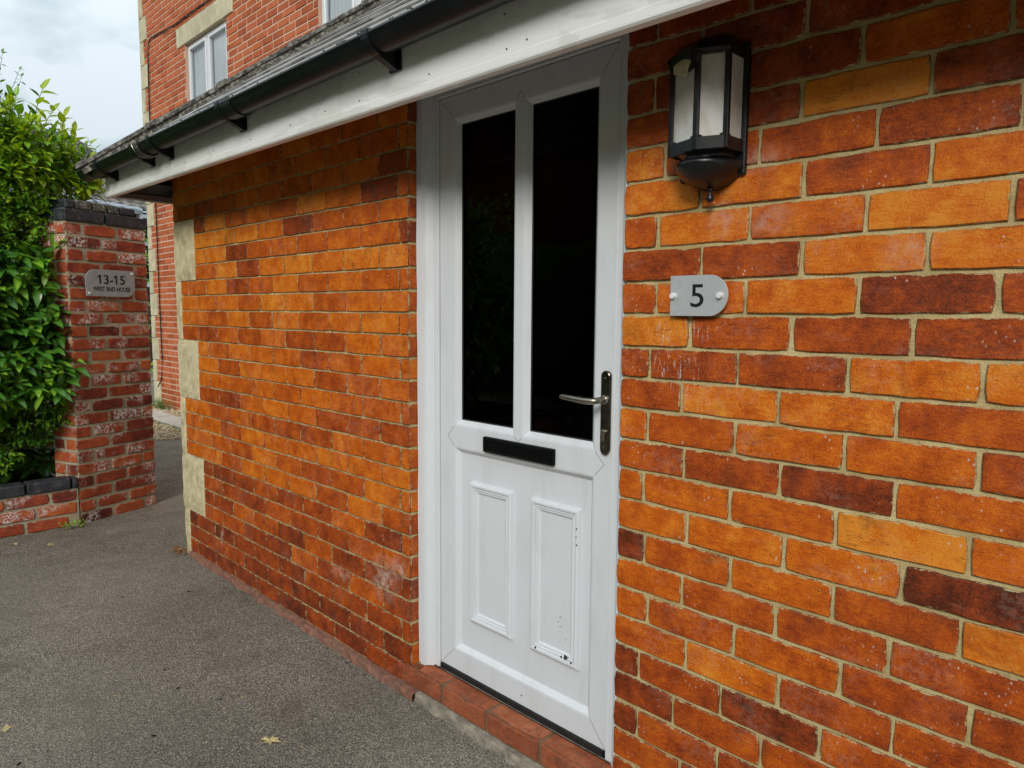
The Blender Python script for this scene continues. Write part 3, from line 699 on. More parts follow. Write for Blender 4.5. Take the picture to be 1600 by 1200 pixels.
b.build('soffit', M['soffit'], house)
b = MB(); b.box((FX0 + .021, FY + .027, fz(FX0) + .004), (X0 - .002, 1.9, fz(FX0) + .014)); b.build('soffit', M['soffit'], house)
b = MB()
for x in (-3.22, -2.93, -2.75, -2.2, -1.93, -1.63, -1.32, -1.12, -.93, -.62, -.35, -.3):
    for h in ((.035, .11) if R() < .6 else (.04,)):
        b = MB(); b.lathe([(.0022, .0025), (.0022, .0012), (0, .0008)], (x + U(-.02, .02), FY, fz(x) + h), 7, axis='y'); b.build('nail', M['soffit'], house)

gut = empty('gutter', (-1, -.32, .45), parent=house)
GR, GY = .043, -.309
def gzc(x): return .476 - .002 * (x + 3.3)
b = MB(); V = []; F = []; n = 30; na = 14; GX0, GX1 = -3.40, 1.9
for k in range(n + 1):
    x = GX0 + (GX1 - GX0) * k / n; c = gzc(x)
    ring = [(GY - GR * math.cos(math.pi * j / na), c - GR * math.sin(math.pi * j / na)) for j in range(na + 1)]
    ring = [(GY - GR - .004, c + .001), (GY - GR - .004, c - .006)] + ring[1:] + [(GY + (GR - .003) * math.cos(math.pi * j / na), c - (GR - .003) * math.sin(math.pi * j / na)) for j in range(na + 1)]
    V += [(x, y, z) for y, z in ring]
m_ = len(V) // (n + 1)
for k in range(n):
    for j in range(m_): F.append((k * m_ + j, (k + 1) * m_ + j, (k + 1) * m_ + (j + 1) % m_, k * m_ + (j + 1) % m_))
b.add(V, F); b.build('gutter_channel', M['black_pvc'], gut, smooth=True)
b = MB()
c = gzc(GX0); V = [(GX0 + .004, GY - GR * math.cos(math.pi * j / na), c - GR * math.sin(math.pi * j / na)) for j in range(na + 1)]
b.add(V + [(v[0] - .006, v[1], v[2]) for v in V], [tuple(range(na + 1)), tuple(range(na + 1, 2 * na + 2))[::-1]] + [(j, j + 1, na + 2 + j, na + 1 + j) for j in range(na)])
b.build('stop_end', M['black_pvc'], gut)
def band(x, w, r, name):
    b = MB(); V = []; F = []; c = gzc(x)
    rows = [(x - w / 2, GR + .0005), (x - w / 2, r), (x + w / 2, r), (x + w / 2, GR + .0005)]
    for xx, rr in rows: V += [(xx, GY - rr * math.cos(math.pi * (j - .6) / na), c - rr * math.sin(math.pi * (j - .6) / na)) for j in range(na + 1)]
    m_ = na + 1
    for k in range(3):
        for j in range(na): F.append((k * m_ + j, (k + 1) * m_ + j, (k + 1) * m_ + j + 1, k * m_ + j + 1))
    b.add(V, F); return b
def bracket(x, w=.030):
    b = band(x, w, GR + .006, 'bracket'); c = gzc(x); z = c - GR
    # web back to the fascia
    P = [(GY - .010, z - .006), (FY - .001, z - .030), (FY - .001, c - .008), (GY + .028, z + .010)]
    V = [(x + s * w * .38, y, zz) for s in (-1, 1) for y, zz in P]
    b.add(V, [(0, 1, 2, 3), (7, 6, 5, 4), (0, 4, 5, 1), (1, 5, 6, 2), (2, 6, 7, 3), (3, 7, 4, 0)])
    b.box((x - w * .8, FY - .004, z - .03), (x + w * .8, FY + .0015, c - .004))
    b.build('bracket', M['black_pvc'], gut)
for x in (-3.075, -2.345, -1.66, -.755, .15, 1.05): bracket(x)
band(-2.50, .10, GR + .005, 'union').build('union', M['black_pvc'], gut)
bracket(-2.565, .026)
band(-1.60, .085, GR + .004, 'union').build('union', M['black_pvc'], gut)
for x in (-2.52, -2.49, -2.465, -3.26):
    b = MB(); c = gzc(x); dx = U(.03, .07)
    b.tube([(x + dx * j / 12, GY - (GR + .009 + U(0, .003)) * math.cos(math.pi * (j - .5) / 12), c - (GR + .009 + U(0, .004)) * math.sin(math.pi * (j - .5) / 12)) for j in range(13)], .0016, 5); b.build('wire', M['steel'], gut)

# ------------------------------------------------------------------ roof
roof = empty('roof', (-1, .5, .6), parent=house)
HS = Vector((-3.235, -.335, .456)); TP = .765
def rp_(x, s): return Vector((x, HS.y + s, HS.z + s * TP))            # s = horizontal run up the slope
S = 2.33
b = MB(); k = .012
b.add([(HS.x, HS.y + .01, HS.z - .02), (2.1, HS.y + .01, HS.z - .02), (2.1, HS.y + S, HS.z + S * TP - .02), (HS.x + S, HS.y + S, HS.z + S * TP - .02), (HS.x, HS.y + S, HS.z - .02)], [(0, 1, 2, 3), (0, 3, 4)])
b.build('roof_deck', M['soffit'], roof)
gauge = .19; row = 0; s = .034
nrm = Vector((0, -TP, 1)).normalized(); upd = Vector((0, 1, TP)).normalized()
while s < S - .1:
    xoff = (.125 if row % 2 else 0) - 3.6
    run = .28
    for kk in range(24):
        xa = xoff + .25 * kk + .002; xb = xa + .246
        if xb < HS.x + s + .03 or xa > 2.05: continue
        xa2 = max(xa, HS.x + s - .01)
        lift = .011
        t = .0055 + U(0, .002)
        dz = U(0, .004)
        p = [rp_(xa2, s) + nrm * (lift + dz), rp_(xb, s + U(-.004, .004)) + nrm * (lift + dz + U(-.002, .002)), rp_(xb, s + run) + nrm * .002, rp_(max(xa2, min(xb - .01, HS.x + s + run - .06)), s + run) + nrm * .002]
        V = [q for q in p] + [q + nrm * t for q in p]
        mk('slate', V, [(3, 2, 1, 0), (4, 5, 6, 7), (0, 1, 5, 4), (1, 2, 6, 5), (2, 3, 7, 6), (3, 0, 4, 7)], M['slate'], roof)
    s += gauge; row += 1
hd = Vector((1, 1, TP)).normalized(); hl = (Vector((S, S, S * TP))).length
side = hd.cross(Vector((0, 0, 1))).normalized(); hup = side.cross(hd)
d = -.02; k = 0
while d < hl - .05:
    Lh = .40; r0 = .068; V = []; F = []; na_ = 8
    for e, rr in ((0, r0 + .006), (.05, r0 + .006), (.052, r0), (Lh + .02, r0 - .004)):
        c = HS + hd * (d + e) + hup * (.012 + U(-.002, .002))
        for layer, r2 in ((0, rr), (1, rr - .014)):
            pass
        V += [c + side * rr * math.cos(math.pi * j / na_) * 1.05 + hup * (rr * .62 * math.sin(math.pi * j / na_)) + Vector((0, 0, U(-.001, .001))) for j in range(na_ + 1)]
        V += [c + side * (rr - .014) * math.cos(math.pi * j / na_) * 1.05 + hup * ((rr - .014) * .62 * math.sin(math.pi * j / na_)) for j in range(na_ + 1)]
    m1 = na_ + 1; m2 = 2 * m1
    for q in range(3):
        for j in range(na_): F.append((q * m2 + j, q * m2 + j + 1, (q + 1) * m2 + j + 1, (q + 1) * m2 + j))
        F.append((q * m2, (q + 1) * m2, (q + 1) * m2 + m1, q * m2 + m1)); F.append((q * m2 + na_, q * m2 + m1 + na_, (q + 1) * m2 + m1 + na_, (q + 1) * m2 + na_))
    for j in range(na_): F.append((j, m1 + j, m1 + j + 1, j + 1))
    mk('hip_tile', V, F, M['ridge'], roof); d += Lh; k += 1
b = MB()                                                     # bedding mortar under the hip tiles
V = []; F = []; nn = 60
for q in range(nn + 1):
    c = HS + hd * (hl * q / nn); w = .066 + U(-.004, .006)
    V += [c + side * w - hup * U(.018, .03), c + side * w * .9 + hup * .02, c - side * w * .9 + hup * .02, c - side * w - hup * U(.018, .03)]
for q in range(nn):
    for j in range(3): F.append((q * 4 + j, q * 4 + j + 1, (q + 1) * 4 + j + 1, (q + 1) * 4 + j))
F.append((0, 1, 2, 3)); b.add(V, F); b.build('bedding_mortar', M['moss_brick'], roof)
b = MB(); V = []                                             # curled hip iron
c = HS + Vector((-.050, -.025, .122))
pts = [HS + hd * .03 + hup * .045, HS - hd * .02 + hup * .05, c + Vector((.034, .030, -.030))]
for j in range(15):
    a = -.6 + j * .36; rr = .034 - j * .0016; pts.append(c + Vector((.7071 * rr * math.cos(a), .7071 * rr * math.cos(a), rr * math.sin(a))))
b.tube(pts, [.006] * 3 + [.0055 - .0001 * j for j in range(15)], 6); b.build('hip_iron', M['hipiron'], roof, smooth=True)
b = MB()                                                     # moss and debris along the eaves slates
for q in range(150):
    x = U(-3.2, .6); p = rp_(x, U(.03, .10)) + nrm * .016; r = U(.003, .011)
    b.add([p + Vector((U(-1, 1), U(-1, 1), U(-.4, 1))) * r for _ in range(6)], [(0, 1, 2), (0, 2, 3), (0, 3, 4), (1, 4, 5), (2, 5, 3), (0, 4, 1), (5, 4, 3), (1, 5, 2)])
b.build('moss', M['moss_brick'], roof, kind='stuff')

# ------------------------------------------------------------------ wall lantern
lan = empty('wall_lantern', (.03, -.03, .02), 'black half-lantern wall light with frosted panes and broken cap right of the white door', 'wall light')
LV = [(-.037, -.002), (-.037, -.066), (.039, -.094), (.094, -.072), (.094, -.002)]
zb, zt = .130, .292
b = MB(); b.box((-.05, -.010, .06), (.104, .0025, .326)); bevelled(b.build('back_plate', M['iron'], lan), .004, 2)
b = MB()
for k, (x, y) in enumerate(LV[1:4]): b.bar((x, y, zb - .025), (x, y, zt + .01), .011, .011, (0, 1, 0))
for x in (LV[0][0], LV[4][0]): b.bar((x, -.008, zb - .025), (x, -.008, zt + .01), .014, .009, (0, 1, 0))
for k in range(4):
    (xa, ya), (xb, yb_) = LV[k], LV[k + 1]
    b.bar((xa, ya, zb - .012), (xb, yb_, zb - .012), .009, .026); b.bar((xa, ya, zt + .004), (xb, yb_, zt + .004), .009, .012)
    # small cusps at the pane corners
    for t in (.14, .86):
        p = Vector((xa + (xb - xa) * t, ya + (yb_ - ya) * t, zb + .002)); b.bar(p - Vector((.004, 0, 0)), p + Vector((.004, 0, 0)), .006, .006)
bevelled(b.build('lantern_frame', M['iron'], lan), .0015, 1)
for k in range(4):
    (xa, ya), (xb, yb_) = LV[k], LV[k + 1]; p = MB()
    i = .002; V = [(xa, ya + i, zb - .004), (xb, yb_ + i, zb - .004), (xb, yb_ + i, zt + .004), (xa, ya + i, zt + .004)]
    p.add(V, [(0, 1, 2, 3)]); p.build('lamp_pane', M['frosted'], lan)
b = MB(); b.box((-.034, -.014, .125), (.090, -.0105, .29)); b.build('fill_reflector', M['chrome'], lan)  # white plate added behind the panes to brighten them
b = MB(); b.lathe([(.014, .10), (.014, .165), (.011, .17), (.0, .17)], (.03, -.042, 0), 12); b.build('bulb_holder', M['cream'], lan)
b = MB()
def oct_(scale, z, yadd=0): return [(.0285 + (x - .0285) * scale, -.002 + (y + .002) * scale + yadd, z) for x, y in LV]
prof_ = [(1.0, .107), (.86, .102), (.84, .093), (1.03, .089), (1.06, .084), (1.03, .076), (.96, .067), (.85, .058), (.70, .050), (.52, .0435), (.33, .0385), (.14, .0345)]
V = []; F = []; nb_ = 18
for sc_, z_ in prof_:
    for k in range(nb_ + 1):
        a = math.pi * (1 + k / nb_); V.append((.0285 + .068 * sc_ * math.cos(a), -.002 + .092 * sc_ * math.sin(a), z_))
for k in range(len(prof_) - 1):
    for j_ in range(nb_): F.append((k * (nb_ + 1) + j_, k * (nb_ + 1) + j_ + 1, (k + 1) * (nb_ + 1) + j_ + 1, (k + 1) * (nb_ + 1) + j_))
b.add(V, F); b.build('bowl', M['iron'], lan, smooth=True)
b = MB(); b.lathe([(.004, .040), (.0065, .036), (.004, .031), (.0045, .025), (.0085, .019), (.0085, .014), (.005, .010), (0, .009)], (.036, -.026, 0), 12); b.build('finial', M['iron'], lan, smooth=True)
b = MB()
layers = [oct_(1.06, .293), oct_(1.14, .299), oct_(1.12, .304), oct_(.98, .318), oct_(.78, .332), oct_(.5, .343), oct_(.16, .348)]
V = [(x, y, z + U(-.002, .002)) for l in layers for x, y, z in l]; F = []
for k in range(len(layers) - 1):
    for j in range(4):
        if j == 1 and k in (0,): continue
        F.append((k * 5 + j, k * 5 + j + 1, (k + 1) * 5 + j + 1, (k + 1) * 5 + j))
b.add(V, F); b.build('cap', M['iron'], lan)
b = MB()                                                     # torn flap hanging from the broken cap
fl = [(-.052, -.068, .296), (-.03, -.081, .300), (-.002, -.093, .305), (.022, -.103, .308), (.042, -.105, .306), (.046, -.104, .292), (.040, -.103, .277), (.030, -.101, .266), (.018, -.098, .262), (.020, -.098, .270), (.027, -.100, .280), (.022, -.099, .288), (.006, -.094, .293), (-.012, -.087, .293), (-.034, -.079, .289), (-.044, -.072, .288)]
n = len(fl); b.add(fl + [(x + .002, y + .004, z) for x, y, z in fl], [tuple(range(n)), tuple(range(n, 2 * n))[::-1]] + [(k, n + k, n + (k + 1) % n, (k + 1) % n) for k in range(n)])
b.build('torn_flap', M['iron'], lan)
b = MB(); fl = [(-.032, -.073, .291), (-.012, -.080, .296), (.008, -.088, .292), (.021, -.092, .287), (.025, -.093, .279), (.021, -.092, .271), (.014, -.089, .266), (.010, -.087, .257), (.004, -.085, .255), (-.003, -.083, .261), (-.012, -.080, .264), (-.022, -.076, .270), (-.031, -.073, .272)]
n = len(fl); cxy = Vector((-.003, -.092, .278)); b.add(fl + [cxy], [(k, (k + 1) % n, n) for k in range(n)]); b.build('nest', M['cream'], lan, smooth=True)
b = MB(); b.tube([(.0, -.004, .33), (-.01, -.02, .345), (-.012, -.03, .36)], .0004, 4); b.build('cobweb', M['steel'], lan)

# ------------------------------------------------------------------ lettering
def text_mesh(s, size, extr):
    cu = bpy.data.curves.new('lettering', 'FONT'); cu.body = s; cu.size = size; cu.extrude = extr; cu.offset = size * .012 if len(s) > 1 else size * .002; cu.align_x = 'CENTER'; cu.resolution_u = 6
    o = bpy.data.objects.new('lettering', cu); COL.objects.link(o); dg = bpy.context.evaluated_depsgraph_get(); dg.update()
    me = bpy.data.meshes.new_from_object(o.evaluated_get(dg)); bpy.data.objects.remove(o); return me
def text_obj(s, size, loc, xdir, parent, matl, name='lettering', sx=1., sz=1., extr=.0005):
    me = text_mesh(s, size, extr)
    if '1' in s:                                             # give the ones their flag
        bm = bmesh.new(); bm.from_mesh(me); xs_ = sorted(v.co.x for v in bm.verts); zt_ = max(v.co.y for v in bm.verts); zb_ = min(v.co.y for v in bm.verts); seen = set(); ones = []
        for v in bm.verts:
            if v in seen: continue
            st = [v]; isl = []
            while st:
                q = st.pop()
                if q in seen: continue
                seen.add(q); isl.append(q); st += [e.other_vert(q) for e in q.link_edges]
            x0_, x1_ = min(q.co.x for q in isl), max(q.co.x for q in isl)
            if max(q.co.y for q in isl) - min(q.co.y for q in isl) > .8 * (zt_ - zb_) and x1_ - x0_ < .25 * size: ones.append((x0_, x1_))
        for x0_, x1_ in set((round(a, 5), round(c, 5)) for a, c in ones):
            h_ = zt_ - zb_; w_ = x1_ - x0_
            vs = [bm.verts.new(p) for p in ((x0_, zt_, extr), (x0_ - .22 * h_, zt_ - .24 * h_, extr), (x0_ - .22 * h_, zt_ - .36 * h_, extr), (x0_ + .3 * w_, zt_ - .17 * h_, extr))]; bm.faces.new(vs)
        bm.to_mesh(me); bm.free()
    me.update()
    me = me;  xd = Vector(xdir).normalized(); zd = Vector((0, 0, 1)); nd = xd.cross(zd)
    cz = (max(v.co.y for v in me.vertices) + min(v.co.y for v in me.vertices)) / 2; cx = (max(v.co.x for v in me.vertices) + min(v.co.x for v in me.vertices)) / 2
    for v in me.vertices:
        c = v.co.copy(); v.co = xd * (c.x - cx) * sx + zd * (c.y - cz) * sz + nd * c.z
    me.materials.clear(); me.materials.append(matl); return link(name, me, parent, loc)

# ------------------------------------------------------------------ number sign
sg = empty('house_number_sign', (.01, -.01, -.185), 'silver D-shaped plate with a black number 5 on two round studs', 'sign')
x0, x1, z0, z1 = -.0615, .0795, -.2295, -.1410; zc = (z0 + z1) / 2; r = (z1 - z0) / 2
ol = [(x0, z0)] + [(x1 - r + r * math.cos(a), zc + r * math.sin(a)) for a in [-math.pi / 2 + math.pi * k / 20 for k in range(21)]] + [(x0, z1)]
n = len(ol); b = MB()
b.add([(x, -.016, z) for x, z in ol] + [(x, -.011, z) for x, z in ol], [tuple(range(n)), tuple(range(n, 2 * n))[::-1]] + [(k, n + k, n + (k + 1) % n, (k + 1) % n) for k in range(n)])
bevelled(b.build('sign_plate', M['sign'], sg), .0006, 1)
for x in (-.0525, .0625):
    b = MB(); b.lathe([(.0066, .012), (.0066, .0095), (.0066, -.010), (.0060, -.0115), (0, -.0118)], (x, -.0125, zc), 18, axis='y'); b.build('stud', M['chrome'], sg)
text_obj('5', .068, (.007, -.0164, zc), (1, 0, 0), sg, M['ink'], 'digit', 1.18, 1.04)

# ------------------------------------------------------------------ gate pier and planter wall
PA = Vector((-4.037, -.268)); PB = Vector((-4.240, .238)); pd = (PB - PA).normalized(); pn = Vector((pd.y, -pd.x)); PW = .545; PT = .292
def PF(s, z, o): p = PA + pd * s + pn * o; return (p.x, p.y, z)
def PS(s, z, o): p = PA - pd * o - pn * s; return (p.x, p.y, z)                 # left return, s runs to the back
def PR(s, z, o): p = PA + pd * (PW + o) - pn * s; return (p.x, p.y, z)          # right return
pier = empty('gate_pier', PF(.27, GZ, -.25), 'weathered red brick gate pier with blue-black coping and a name plate', 'pier')
b = MB(); e = .005; V = [PF(e, -1.56, -e), PF(PW - e, -1.56, -e), PF(PW - e, PT, -e), PF(e, PT, -e), PF(e, -1.56, -.215), PF(PW - e, -1.56, -.215), PF(PW - e, PT, -.215), PF(e, PT, -.215)]
b.add(V, [(0, 1, 2, 3), (4, 0, 3, 7), (1, 5, 6, 2), (5, 4, 7, 6), (3, 2, 6, 7)]); b.build('mortar_core', M['pier_mortar'], pier)
PBS = BrickSet(); nc = 24; ch = (PT + 1.53 + .008) / nc
def ptone(): return random.choice([.18, .3, .38, .45, .52, .55, .6, .66, .72]) + U(-.05, .05)
for i in range(nc):
    z1 = PT - i * ch - .0055; z0 = PT - (i + 1) * ch + .0055
    js = [0, .222, .449, PW] if i % 2 else [0, .112, .335, PW]
    if i % 4 == 0: js = [0, .107, .33, PW]
    if i % 4 == 1: js = [0, .216, .44, PW] if R() < .2 else [0, .226, PW - .0]
    for k in range(len(js) - 1):
        a, c_ = js[k] + (.0065 if k else 0), js[k + 1] - (.0065 if k < len(js) - 2 else 0)
        a += U(-.004, .004) if k else U(-.003, .003)
        if c_ - a > .24: c_ = c_
        cs = [(a, z0), (c_, z0), (c_, z1), (a, z1)]
        V, F, E = brick_geo(cs, 5, 2, .0022, .006, U(-.004, .004), .012 if k in (0, len(js) - 2) else .03, PF, bev=.005, inset=.013)
        PBS.add(V, F, E, ptone(), pier, M['pier'], [PF(s_, z_, 0) for s_, z_ in cs])
    for fn in (PS, PR):
        js2 = [0, .108, .22] if i % 2 else [0, .22]
        for k in range(len(js2) - 1):
            a, c_ = js2[k] + (.006 if k else .012), js2[k + 1] - .006
            cs = [(a, z0), (c_, z0), (c_, z1), (a, z1)]
            V, F, E = brick_geo(cs, 3, 1, .002, .005, U(-.004, .003), .012, fn, bev=.005, inset=.013)
            if fn is PS: F = [f[::-1] for f in F]
            PBS.add(V, F, E, ptone(), pier, M['pier'], [fn(s_, z_, 0) for s_, z_ in cs])
PBS.finish(300, 6)
b = MB(); b.add([PF(e, PT, -e), PF(PW - e, PT, -e), PF(PW - .06, PT + .12, -.07), PF(.05, PT + .12, -.07), PF(e, PT, -.21), PF(PW - e, PT, -.21), PF(PW - .06, PT + .11, -.2), PF(.05, PT + .11, -.2)], [(0, 1, 2, 3), (4, 0, 3, 7), (1, 5, 6, 2), (3, 2, 6, 7)]); b.build('mortar_core', M['pier_mortar'], pier)
def pbox(s0, s1, z0, z1, o0, o1, name, matl, parent=pier, bv=.005):
    b = MB(); V = [PF(s, z, o) for z in (z0, z1) for s, o in ((s0, o1), (s1, o1), (s1, o0), (s0, o0))]
    b.add(V, [(0, 3, 2, 1), (4, 5, 6, 7), (0, 1, 5, 4), (1, 2, 6, 5), (2, 3, 7, 6), (3, 0, 4, 7)]); return bevelled(b.build(name, matl, parent), bv, 2)
for k, (s0, s1) in enumerate(((-.004, .248), (.262, .545))): pbox(s0, s1, PT + .006, PT + .075, -.10, .006, 'coping_brick', M['blue_brick'])
for s0 in (-.004,): pbox(s0, s0 + .1, PT + .006, PT + .075, -.222, -.112, 'coping_brick', M['blue_brick']); pbox(.445, .545, PT + .006, PT + .075, -.222, -.112, 'coping_brick', M['blue_brick'])
for s0, s1, mm in ((.03, .085, 'blue_brick'), (.092, .20, 'moss_brick'), (.207, .30, 'moss_brick'), (.307, .385, 'moss_brick'), (.392, .50, 'blue_brick')):
    pbox(s0, s1, PT + .082, PT + .082 + U(.05, .058), -.19, -.030, 'coping_brick', M[mm], bv=.012)

# planter wall
pw = empty('planter_wall', (-4.08, -1.0, GZ), 'low red brick planter wall with a blue-black coping in front of the hedge', 'wall')
WY1 = -.276
def WF(s, z, o): return (-4.030 + o - .012 * max(0, s - .6), WY1 - s, z)
b = MB(); b.add([WF(0, -1.56, -.006), WF(4, -1.56, -.006), WF(4, -1.30, -.006), WF(0, -1.30, -.006), WF(0, -1.30, -.2), WF(4, -1.30, -.2), WF(4, -1.56, -.2), WF(0, -1.56, -.2)], [(1, 0, 3, 2), (2, 3, 4, 5), (6, 5, 4, 7)]); b.build('mortar_core', M['pier_mortar'], pw)
WB = BrickSet()
for i, (z0, z1) in enumerate(((-1.372, -1.306), (-1.450, -1.382), (-1.525, -1.460))):
    s = [-.08, -.005, .05][i]
    while s < 3.9:
        a, c_ = max(s, .002) + .006, s + .225 - .006
        cs = [(c_, z0), (a, z0), (a, z1), (c_, z1)]
        V, F, E = brick_geo(cs, 5, 2, .0025, .006, U(-.005, .004), .03, WF, bev=.005, inset=.013)
        WB.add(V, F, E, ptone(), pw, M['pier'], [WF(s_, z_, 0) for s_, z_ in cs]); s += .225
WB.finish(200, 4)
s = .0; k = 0
while s < 3.8:
    w = .028 if k == 0 else .222; b = MB()
    V = [WF(q, z, o) for z in (-1.298, -1.232) for q, o in ((s, .004), (s + w, .004), (s + w, -.105), (s, -.105))]
    b.add(V, [(0, 1, 2, 3), (7, 6, 5, 4), (4, 5, 1, 0), (5, 6, 2, 1), (6, 7, 3, 2), (7, 4, 0, 3)]); bevelled(b.build('coping_brick', M['blue_brick'], pw), .007, 2); s += w + .010; k += 1
b = MB(); b.box((-6.6, -4.3, GZ), (-4.24, -.30, -1.30)); b.build('planter_soil', M['soil'], kind='structure')

# name plate
pl = empty('name_plate', PF(.265, -.06, .02), 'dull metal plate reading 13-15 West End House on the brick pier', 'sign')
s0, s1, z0, z1, r = .097, .430, -.142, .022, .062
ol = [(s0, z0), (s1 - r, z0)] + [(s1 - r + r * math.cos(a), z0 + r + r * math.sin(a)) for a in [-math.pi / 2 + math.pi / 2 * k / 8 for k in range(1, 9)]] + [(s1, z1), (s0 + r, z1)] + [(s0 + r + r * math.cos(a), z1 - r + r * math.sin(a)) for a in [math.pi / 2 + math.pi / 2 * k / 8 for k in range(1, 9)]]
n = len(ol); b = MB(); b.add([PF(s, z, .020) for s, z in ol] + [PF(s, z, .014) for s, z in ol], [tuple(range(n)), tuple(range(n, 2 * n))[::-1]] + [(k, n + k, n + (k + 1) % n, (k + 1) % n) for k in range(n)]); b.build('sign_plate', M['sign_dark'], pl)
text_obj('13-15', .082, PF(.265, -.038, .0205), (pd.x, pd.y, 0), pl, M['ink'], 'number', 1.02, .95)
text_obj('WEST END HOUSE', .038, PF(.268, -.096, .0205), (pd.x, pd.y, 0), pl, M['ink'], 'lettering', .80, 1.0)
for s, z in ((s1 - .018, z1 - .017), (s0 + .018, z0 + .018)):
    b = MB(); c = PF(s, z, .021); q = [Vector(PF(s + .008 * math.cos(2 * math.pi * k / 10), z + .008 * math.sin(2 * math.pi * k / 10), o)) for o in (.0195, .025) for k in range(10)]
    b.add(q, [tuple(range(10, 20))] + [(k, (k + 1) % 10, 10 + (k + 1) % 10, 10 + k) for k in range(10)]); b.build('stud', M['chrome'], pl)

# ------------------------------------------------------------------ large brick building behind
big = empty('brick_building', (-7, 2.2, GZ), 'tall red brick building with pale stone quoins and white windows behind the lodge', 'building')
BY = 2.05; BX0, BX1, BT = -9.73, 2.4, 6.3
WINS = [(-8.22, -7.06, 2.16, 2.915), (-5.14, -4.0, 2.16, 2.915)]
bw = MB()
def wall_rects(x0, x1, z0, z1, holes):
    xs = sorted({x0, x1, *[h[0] for h in holes], *[h[1] for h in holes]}); zs = sorted({z0, z1, *[h[2] for h in holes], *[h[3] for h in holes]})
    for i in range(len(xs) - 1):
        for j in range(len(zs) - 1):
            cx, cz = (xs[i] + xs[i + 1]) / 2, (zs[j] + zs[j + 1]) / 2
            if any(h[0] < cx < h[1] and h[2] < cz < h[3] for h in holes): continue
            bw.quad((xs[i], BY + .006, zs[j]), (xs[i + 1], BY + .006, zs[j]), (xs[i + 1], BY + .006, zs[j + 1]), (xs[i], BY + .006, zs[j + 1]))
wall_rects(BX0 + .01, BX1, -1.56, BT, WINS)
bw.quad((BX0 + .01, 6, -1.56), (BX0 + .01, BY + .006, -1.56), (BX0 + .01, BY + .006, BT), (BX0 + .01, 6, BT)); bw.quad((BX0, BY, BT), (BX1, BY, BT), (BX1, 6, BT), (BX0, 6, BT))
for h in WINS:
    bw.quad((h[0], BY, h[2]), (h[0], BY + .2, h[2]), (h[0], BY + .2, h[3]), (h[0], BY, h[3])); bw.quad((h[1], BY + .2, h[2]), (h[1], BY, h[2]), (h[1], BY, h[3]), (h[1], BY + .2, h[3]))
bwo = bw.build('wall', M['far_mortar'], big)
BB = []
LINT = [(h[0] - .23, h[1] + .18, h[3], h[3] + .23) for h in WINS]
nq = 0
for i in range(-2, 84):
    z0 = -1.5 + .075 * i + .007; z1 = z0 + .061; x = BX0 + (.2 if (i // 4) % 2 else .10)
    if (i % 2): x += .1125; first = .1125
    segs = []; q = x; start = BX0 + (.235 if (i // 4) % 2 == 0 else .115)
    q = start - (.1125 if i % 2 else 0)
    while q < -3.3:
        a, c_ = max(q, start) + .008, q + .217
        q += .225
        if c_ - a < .03: continue
        pieces = [(a, c_)]
        for h in WINS + LINT:
            if h[2] < z1 - .02 and h[3] > z0 + .02:
                new = []
                for (u, v) in pieces:
                    if v <= h[0] or u >= h[1]: new.append((u, v)); continue
                    if u < h[0] - .03: new.append((u, h[0]))
                    if v > h[1] + .03: new.append((h[1], v))
                pieces = new
        for (u, v) in pieces: BB.append((u, v, z0, z1))
def bb_visible(u, v, z0, z1):
    c = ((u + v) / 2, BY, (z0 + z1) / 2); p = pix(c)
    if p is None or not (205 < p[0] < 660 and -10 < p[1] < 690): return 0
    # hidden behind the lodge roof, wall, pier
    if p[0] > 292 and p[1] > 260 - (p[0] - 140) * .57 + 60 + 40: return 0
    if p[0] < 280 and 270 - (p[0] - 140) * .5 < p[1] < 315 and p[0] > 140: return 0
    return area_px([(u, BY, z0), (v, BY, z0), (v, BY, z1), (u, BY, z1)])
BB = [(bb_visible(*q), q) for q in BB]; BB.sort(key=lambda t: -t[0])
shared = {}
rest = MB(); cnt = 0
for a, (u, v, z0, z1) in BB:
    tn = U(.25, .8); w = v - u; hh = z1 - z0; yo = U(-.002, .003)
    V = [(-w / 2, .012, -hh / 2), (w / 2, .012, -hh / 2), (w / 2, .012, hh / 2), (-w / 2, .012, hh / 2), (-w / 2 + .003, 0, -hh / 2 + .003), (w / 2 - .003, 0, -hh / 2 + .003), (w / 2 - .003, 0, hh / 2 - .003), (-w / 2 + .003, 0, hh / 2 - .003)]
    F = [(4, 5, 6, 7), (0, 1, 5, 4), (1, 2, 6, 5), (2, 3, 7, 6), (3, 0, 4, 7)]
    org = Vector(((u + v) / 2, BY + yo, (z0 + z1) / 2))
    if a > 0 and cnt < 300:
        key = (round(w, 2), int(tn * 6))
        if key not in shared:
            me = bpy.data.meshes.new('brick'); me.from_pydata(V, [], F); me.materials.append(M['far_brick'])
            for nme, val in (('tone', tn), ('seed', U(0, 50))):
                at = me.attributes.new(nme, 'FLOAT', 'POINT'); at.data.foreach_set('value', [val] * 8)
            shared[key] = me
        link('brick', shared[key], bwo, org); cnt += 1
    else: rest.add([Vector(p) + org for p in V], F, tone=tn, seed=U(0, 50), edge=0.)
rest.build('brick', M['far_brick'], bwo, kind='stuff')
for i in range(-1, 20):
    z0 = -1.5 + .3 * i; wide = i % 2 == 0; b = MB(); b.box((BX0 - .012, BY - .012, max(z0 + .003, -1.54)), (BX0 + (.235 if wide else .115), BY + .3, z0 + .297)); bevelled(b.build('quoin_stone', M['far_stone'], bwo), .006, 1)
b = MB(); b.box((BX0 - .05, BY - .05, BT), (BX1, 6.1, BT + .2)); b.build('parapet', M['far_stone'], big)
